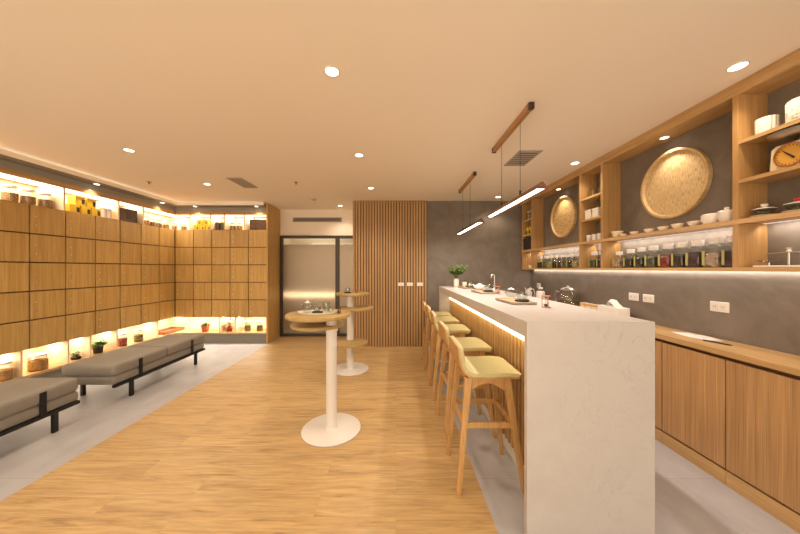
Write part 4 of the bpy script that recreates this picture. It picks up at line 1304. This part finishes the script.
tea_tray('long bamboo tea tray nearest the camera on the white bar', 0.935, 2.19, 0.05)
coaster('black coaster on the nearest tea tray', (0.965, 2.13, ZB+0.015))
glass_cup('clear glass cup on the black coaster of the nearest tea tray', (0.965, 2.13, ZB+0.0305), 0.04, 0.05, group='glass cups on the bar trays')
tea_tray('middle bamboo tea tray on the bar', 0.965, 3.06, 0.05)
coaster('black coaster on the middle tea tray', (1.0, 3.02, ZB+0.015))
glass_cup('glass cup on the black coaster of the middle tea tray', (1.0, 3.02, ZB+0.0305), group='glass cups on the bar trays')
tea_tray('farthest bamboo tea tray on the bar near the potted fern', 0.97, 3.76, 0.05)
coaster('black coaster on the farthest tea tray', (0.99, 3.72, ZB+0.015))
glass_cup('glass cup on the black coaster of the farthest tea tray', (0.99, 3.72, ZB+0.0305), group='glass cups on the bar trays')
hourglass('rose copper hourglass beside the nearest tea tray on the bar', (1.025, bx(546, 1.025), ZB), 0.082, 0.028)
hourglass('rose copper hourglass beside the middle tea tray on the bar', (1.067, bx(498, 1.067), ZB), 0.082, 0.026)


def teapot(label, loc, r, h, mat, rz=0, group=None, name='teapot'):
    t = thing(name, label, 'teapot', loc, group, rz)
    MB().lathe([(r*0.6, 0), (r*0.7, 0.003), (r, h*0.4), (r*0.9, h*0.65), (r*0.55, h*0.8)], seg=26).build('body', mat, t, True)
    MB().lathe([(r*0.6, h*0.79), (r*0.6, h*0.82), (r*0.25, h*0.9), (r*0.15, h*0.92), (r*0.2, h), (0, h*1.01)], seg=20).build('lid', m_porc, t, True)
    MB().tube([(0, -r*0.85, h*0.62), (0, -r*1.45, h*0.62), (0, -r*1.5, h*0.3), (0, -r*0.9, h*0.22)], 0.006, 8).build('handle', mat, t, True)
    MB().tube([(0, r*0.85, h*0.35), (0, r*1.25, h*0.5), (0, r*1.5, h*0.78)], [0.014, 0.010, 0.007], 8).build('spout', mat, t, True)
    return t


teapot('glass teapot with a white lid between the middle and nearest trays', (1.10, bx(511, 1.10), ZB), 0.055, 0.085, m_glass, 0.6, None, 'glass_teapot')
teapot('low white teapot beside the middle tea tray', (1.06, bx(479.5, 1.06), ZB), 0.06, 0.08, m_porc, 0.8)
cup('white mug at the far end of the bar by the vase', (0.97, bx(464.5, 0.97), ZB), 0.035, 0.075, m_porc, None, True)
cup('small white cup between the far tray and the mug on the bar', (1.05, bx(470, 1.05), ZB), 0.03, 0.05)
# tap
o = (1.22, bx(494.5, 1.22), ZB)
t = thing('bar_tap', 'slim chrome gooseneck tap on the back edge of the bar', 'tap', o)
MB().lathe([(0.024, 0), (0.024, 0.008), (0.014, 0.016), (0.013, 0.06), (0, 0.06)], seg=18).build('base', m_steel, t, True)
pts = [(0, 0, 0.05), (0, 0, 0.15)] + [(-0.02+0.02*math.cos(a), 0, 0.17+0.02*math.sin(a)) for a in [PI*i/8 for i in range(9)]] + [(-0.04, 0, 0.15)]
MB().tube(pts, 0.008, 10).build('spout', m_steel, t, True)
MB().tube([(0, 0.012, 0.045), (0, 0.05, 0.06)], 0.005, 8).build('lever', m_steel, t, True)
# plant in vase
o = (0.885, 4.08, ZB)
t = thing('potted_fern', 'bright green leafy plant in a white vase at the far bar end', 'plant', o)
MB().lathe([(0.03, 0), (0.038, 0.004), (0.04, 0.09), (0.03, 0.115), (0.032, 0.12), (0.026, 0.12), (0.026, 0.10), (0, 0.02)], seg=22).build('vase', m_porc, t, True)
rnd = random.Random(21); lf = MB(); st = MB()
for i in range(34):
    a = i*2.4; rr = 0.04+0.10*rnd.random(); hz = 0.20+0.14*rnd.random()*(1.2-rr*3)
    tip = Vector((rr*math.cos(a), rr*math.sin(a), hz))
    mid = Vector((tip.x*0.35, tip.y*0.35, 0.18))
    st.tube([(0, 0, 0.09), mid, tip], 0.0018, 5)
    for k in range(7):
        u = k/6; p = mid.lerp(tip, u); b = a+(1 if k % 2 else -1)*1.0
        lf.leaf(p, (math.cos(b), math.sin(b), 0.4), 0.055, 0.026, 0.7)
st.build('stem', m_stem, t); lf.build('foliage', m_leaf2, t)

# things on the tables
zt = 0.985+0.0005
tx, ty = TFx-0.105, TFy-0.02
t = thing('serving_tray', 'pale oval tray on the front tiered table', 'tray', (tx-0.01, ty, zt))
m = MB(); prof = [(0.9, 0), (0.96, 0.002), (1.0, 0.014), (0.97, 0.014), (0.93, 0.006), (0, 0.005)]
rings = []
for r, z in prof: rings.append([m.bm.verts.new((0.165*r*math.cos(2*PI*i/40), 0.10*r*math.sin(2*PI*i/40), z)) for i in range(40)])
for a, b in zip(rings, rings[1:]):
    for i in range(40): m.bm.faces.new((a[i], a[(i+1) % 40], b[(i+1) % 40], b[i]))
m.bm.faces.new(list(reversed(rings[0])))
m.build('dish', m_porc, t, True)
zz = zt+0.0062
coaster('black coaster in the middle of the oval tray on the front table', (tx+0.0, ty-0.03, zz), 0.045)
glass_cup('glass cup on the black coaster of the front tiered table', (tx+0.0, ty-0.03, zz+0.0155), 0.034, 0.035, handle=False)
teapot('glass teapot at the left of the oval tray on the front table', (tx-0.095, ty+0.01, zz), 0.045, 0.10, m_glass, -1.2, None, 'glass_teapot')
glass_cup('tall glass pitcher at the back right of the oval tray', (tx+0.055, ty+0.045, zz), 0.035, 0.075, 'glass_pitcher')
glass_cup('small glass cup at the right end of the oval tray', (tx+0.105, ty-0.01, zz), 0.026, 0.035, handle=False)
hourglass('tiny dark hourglass right of the oval tray on the front table', (tx+0.175, ty-0.01, zt), 0.05, 0.016, m_brownblack, 'small hourglasses on the tables')
zr = 1.03+0.0005
rx, ry = TRx+0.03, TRy+0.02
coaster('dark coaster on the top of the rear tiered table', (rx-0.06, ry-0.05, zr), 0.045)
glass_cup('small glass pot on the coaster of the rear tiered table', (rx-0.06, ry-0.05, zr+0.0155), 0.036, 0.045)
hourglass('small hourglass on the top disc of the rear tiered table', (rx+0.06, ry-0.04, zr), 0.07, 0.02, None, 'small hourglasses on the tables')


# ------------------------------------------------------------------ pendants
def pendant(label, x, y0, y1, c0, c1, w0, w1, z=1.915):
    o = (x, (y0+y1)/2, z)
    t = thing('pendant_lamp', label, 'pendant lamp', o, 'linear pendant lamps over the bar')
    c = MB(o).box(x-0.017, x+0.017, c0, c1, ZC-0.045, ZC-0.0005, 0.002, 1).build('canopy', m_canopy, t)
    MB(o).box(x-0.0185, x+0.0185, c0-0.006, c0+0.02, ZC-0.047, ZC-0.0005).build('end_cap', m_brownblack, c)
    MB(o).box(x-0.0185, x+0.0185, c1-0.02, c1+0.006, ZC-0.047, ZC-0.0005).build('end_cap', m_brownblack, c)
    W, H = 0.045, 0.05
    ap = z+H
    sec = [(x, ap), (x+W, z), (x+W-0.006, z), (x, ap-0.009), (x-W+0.006, z), (x-W, z)]
    s = MB(o).poly(sec, y0, y1, 'Y').build('shade', m_pendant, t)
    tri = [(x, ap-0.002), (x+W-0.004, z+0.001), (x-W+0.004, z+0.001)]
    MB(o).poly(tri, y0-0.003, y0+0.003, 'Y').build('end_cap', m_pendant, s)
    MB(o).poly(tri, y1-0.003, y1+0.003, 'Y').build('end_cap', m_pendant, s)
    MB(o).box(x-0.019, x+0.019, y0+0.01, y1-0.01, z+0.004, z+0.009).build('light_tube', m_led_p, t)
    for y in (w0, w1):
        MB(o).tube([(x, y, ap-0.004), (x, y, ZC-0.045)], 0.0016, 6).build('cable', m_black, t)
        MB(o).cyl((x, y, 0), 0.008, ap-0.004, ap+0.03, 10).build('cable_grip', m_brownblack, t)
    area('pendant_light', (x, (y0+y1)/2, z-0.002), (0, 0, 0), 0.03, y1-y0-0.04, 29, NEUT)
    return t


pendant('long copper-brown linear pendant over the near half of the bar', 0.965, 1.83, 2.86, 1.98, 2.74, 2.16, 2.54, 1.885)
pendant('linear pendant over the far half of the bar by the grey wall', 0.965, 3.14, 4.28, 3.40, 4.20, 3.62, 4.02, 1.88)


# ------------------------------------------------------------------ ceiling fixtures
def downlight(label, x, y, z, r, power, group, cone=125, blend=0.7, shift=True):
    t = thing('downlight', label, 'downlight', (x, y, z), group)
    MB().lathe([(r*0.82, -0.001), (r, -0.001), (r*1.0, -0.005), (r*0.84, -0.006), (r*0.82, -0.001)], seg=28, caps=False).build('trim_ring', m_white, t, True)
    MB().lathe([(0, -0.0025), (r*0.83, -0.0025), (r*0.83, -0.001), (0, -0.001)], seg=28).build('lens', m_lens, t, True)
    if power:
        l = bpy.data.lights.new('downlight_lamp', 'SPOT'); l.energy = power; l.color = WARM
        l.spot_size = math.radians(cone); l.spot_blend = blend; l.shadow_soft_size = r*0.8
        lo = bpy.data.objects.new('downlight_lamp', l); C.objects.link(lo); lo.parent = t; lo.location = (0, 0, -0.02)
    return t


GD = 'round ceiling downlights'
P0 = 52
for (x, y, lab) in ((-0.384, 1.668, 'bright round downlight nearest the camera in the ceiling centre'), (-0.386, 2.90, 'second downlight of the ceiling centre row, beyond the brightest one'),
                    (-0.37, 4.09, 'third downlight of the ceiling centre row, before the slat panel'), (-2.67, 2.78, 'downlight above the wood floor nearest the left lockers'),
                    (-2.65, 3.90, 'downlight near the square ceiling grille before the far lockers'), (2.00, 1.627, 'bright downlight near the header beam at upper right'),
                    (2.01, 3.12, 'ceiling downlight beside the header beam above the slim unit'), (1.69, 4.60, 'small ceiling downlight before the grey back wall behind the pendant'),
                    (-1.05, 5.25, 'downlight in the recess ceiling before the sliding door')):
    downlight(lab, x, y, ZC, 0.047, P0*(0.55 if x > 1.5 or y > 5 else 1.0), GD)
# unseen spots added for more light, continuing the same grid out of view
for (x, y) in ((-0.38, 0.45), (-2.67, 1.55), (-2.67, 0.3), (2.0, 0.3)):
    l = bpy.data.lights.new('downlight_lamp', 'SPOT'); l.energy = P0; l.color = WARM; l.spot_size = math.radians(125); l.spot_blend = 0.7; l.shadow_soft_size = 0.04
    lo = bpy.data.objects.new('downlight_lamp', l); C.objects.link(lo); lo.location = (x, y, ZC-0.02)
for (x, y, lab) in ((2.262, 2.343, 'downlight in the header beam above the large bamboo tray'), (2.262, 3.87, 'downlight in the header beam above the far bamboo tray')):
    downlight(lab, x, y, 2.465, 0.034, 22, 'downlights in the shelf header', 95)
for (x, y, lab) in ((-3.95, 3.67, 'downlight in the grey soffit above the yellow boxes'), (-3.95, 4.70, 'downlight in the grey soffit near the corner jars'),
                    (-3.60, 4.98, 'downlight in the far soffit just right of the corner'), (-2.50, 4.98, 'downlight in the far soffit by the end panel')):
    downlight(lab, x, y, 2.476, 0.036, 16, 'downlights in the grey soffit', 110)


def grille(label, x0, x1, y0, y1, axis, n):
    o = ((x0+x1)/2, (y0+y1)/2, ZC)
    t = thing('ceiling_vent', label, 'vent', o, 'ceiling air grilles')
    MB(o).box(x0+.008, x1-.008, y0+.008, y1-.008, ZC-0.004, ZC-0.0005).build('backing', m_grilled, t)
    m = MB(o); w = 0.014
    m.box(x0, x1, y0, y0+w, ZC-0.01, ZC-0.0005); m.box(x0, x1, y1-w, y1, ZC-0.01, ZC-0.0005); m.box(x0, x0+w, y0+w, y1-w, ZC-0.01, ZC-0.0005); m.box(x1-w, x1, y0+w, y1-w, ZC-0.01, ZC-0.0005)
    m.build('frame', m_grille, t)
    m = MB(o)
    for k in range(n):
        u = (k+0.5)/n
        if axis == 'Y':
            y = y0+w+(y1-y0-2*w)*u; m.box(x0+w, x1-w, y-0.011, y+0.011, ZC-0.009, ZC-0.004)
        else:
            x = x0+w+(x1-x0-2*w)*u; m.box(x-0.007, x+0.007, y0+w, y1-w, ZC-0.009, ZC-0.004)
    m.build('louvre', m_grille, t)
    return t


grille('grey ceiling grille on the left before the far lockers', -2.21, -2.02, 3.62, 4.06, 'X', 7)
grille('louvred ceiling grille behind the near pendant canopy', 1.235, 1.47, 2.78, 3.19, 'Y', 7)
for (x, y, lab) in ((-3.37, 3.795, 'tiny sprinkler head in the ceiling near the left lockers'), (-1.37, 3.81, 'tiny sprinkler head in the ceiling centre before the door')):
    t = thing('sprinkler_head', lab, 'sprinkler', (x, y, ZC), 'ceiling sprinkler heads')
    MB().lathe([(0, -0.004), (0.028, -0.004), (0.03, -0.0005), (0, -0.0005)], seg=20).build('flange', m_grille, t, True)
    MB().lathe([(0, -0.03), (0.014, -0.03), (0.006, -0.024), (0.008, -0.004)], seg=14, caps=False).build('nozzle', m_brownblack, t, True)
t = thing('smoke_detector', 'small round smoke detector on the ceiling before the door recess', 'smoke detector', (-1.38, 4.67, ZC))
MB().lathe([(0.05, -0.0005), (0.05, -0.012), (0.045, -0.014)], seg=26).build('base', m_plast, t, True)
MB().lathe([(0.042, -0.013), (0.042, -0.03), (0.025, -0.042), (0, -0.042)], seg=26).build('cover', m_grille, t, True)

# ------------------------------------------------------------------ world, camera, view

w = bpy.data.worlds.new('World'); bpy.context.scene.world = w; w.use_nodes = True
bg = w.node_tree.nodes['Background']; bg.inputs['Color'].default_value = (1.0, 0.82, 0.63, 1); bg.inputs['Strength'].default_value = 5.2
cam = bpy.data.cameras.new('camera'); co = bpy.data.objects.new('camera', cam); C.objects.link(co)
co.location = (0, 0, CH); co.rotation_euler = (PI/2, 0, 0)
cam.sensor_width = 36; cam.sensor_fit = 'HORIZONTAL'; cam.lens = F/800*36
cam.shift_x = (400-VX)/800; cam.shift_y = (VY-267)/800; cam.clip_start = 0.02
S = bpy.context.scene
S.camera = co
S.view_settings.view_transform = 'Standard'; S.view_settings.look = 'None'; S.view_settings.gamma = 1.0
S.view_settings.use_curve_mapping = False
S.view_settings.exposure = -0.85
S.cycles.max_bounces = 10; S.cycles.diffuse_bounces = 7; S.cycles.glossy_bounces = 4; S.cycles.transparent_max_bounces = 24
S.cycles.sample_clamp_indirect = 8.0; S.cycles.caustics_reflective = False; S.cycles.caustics_refractive = False
S.cycles.use_denoising = True
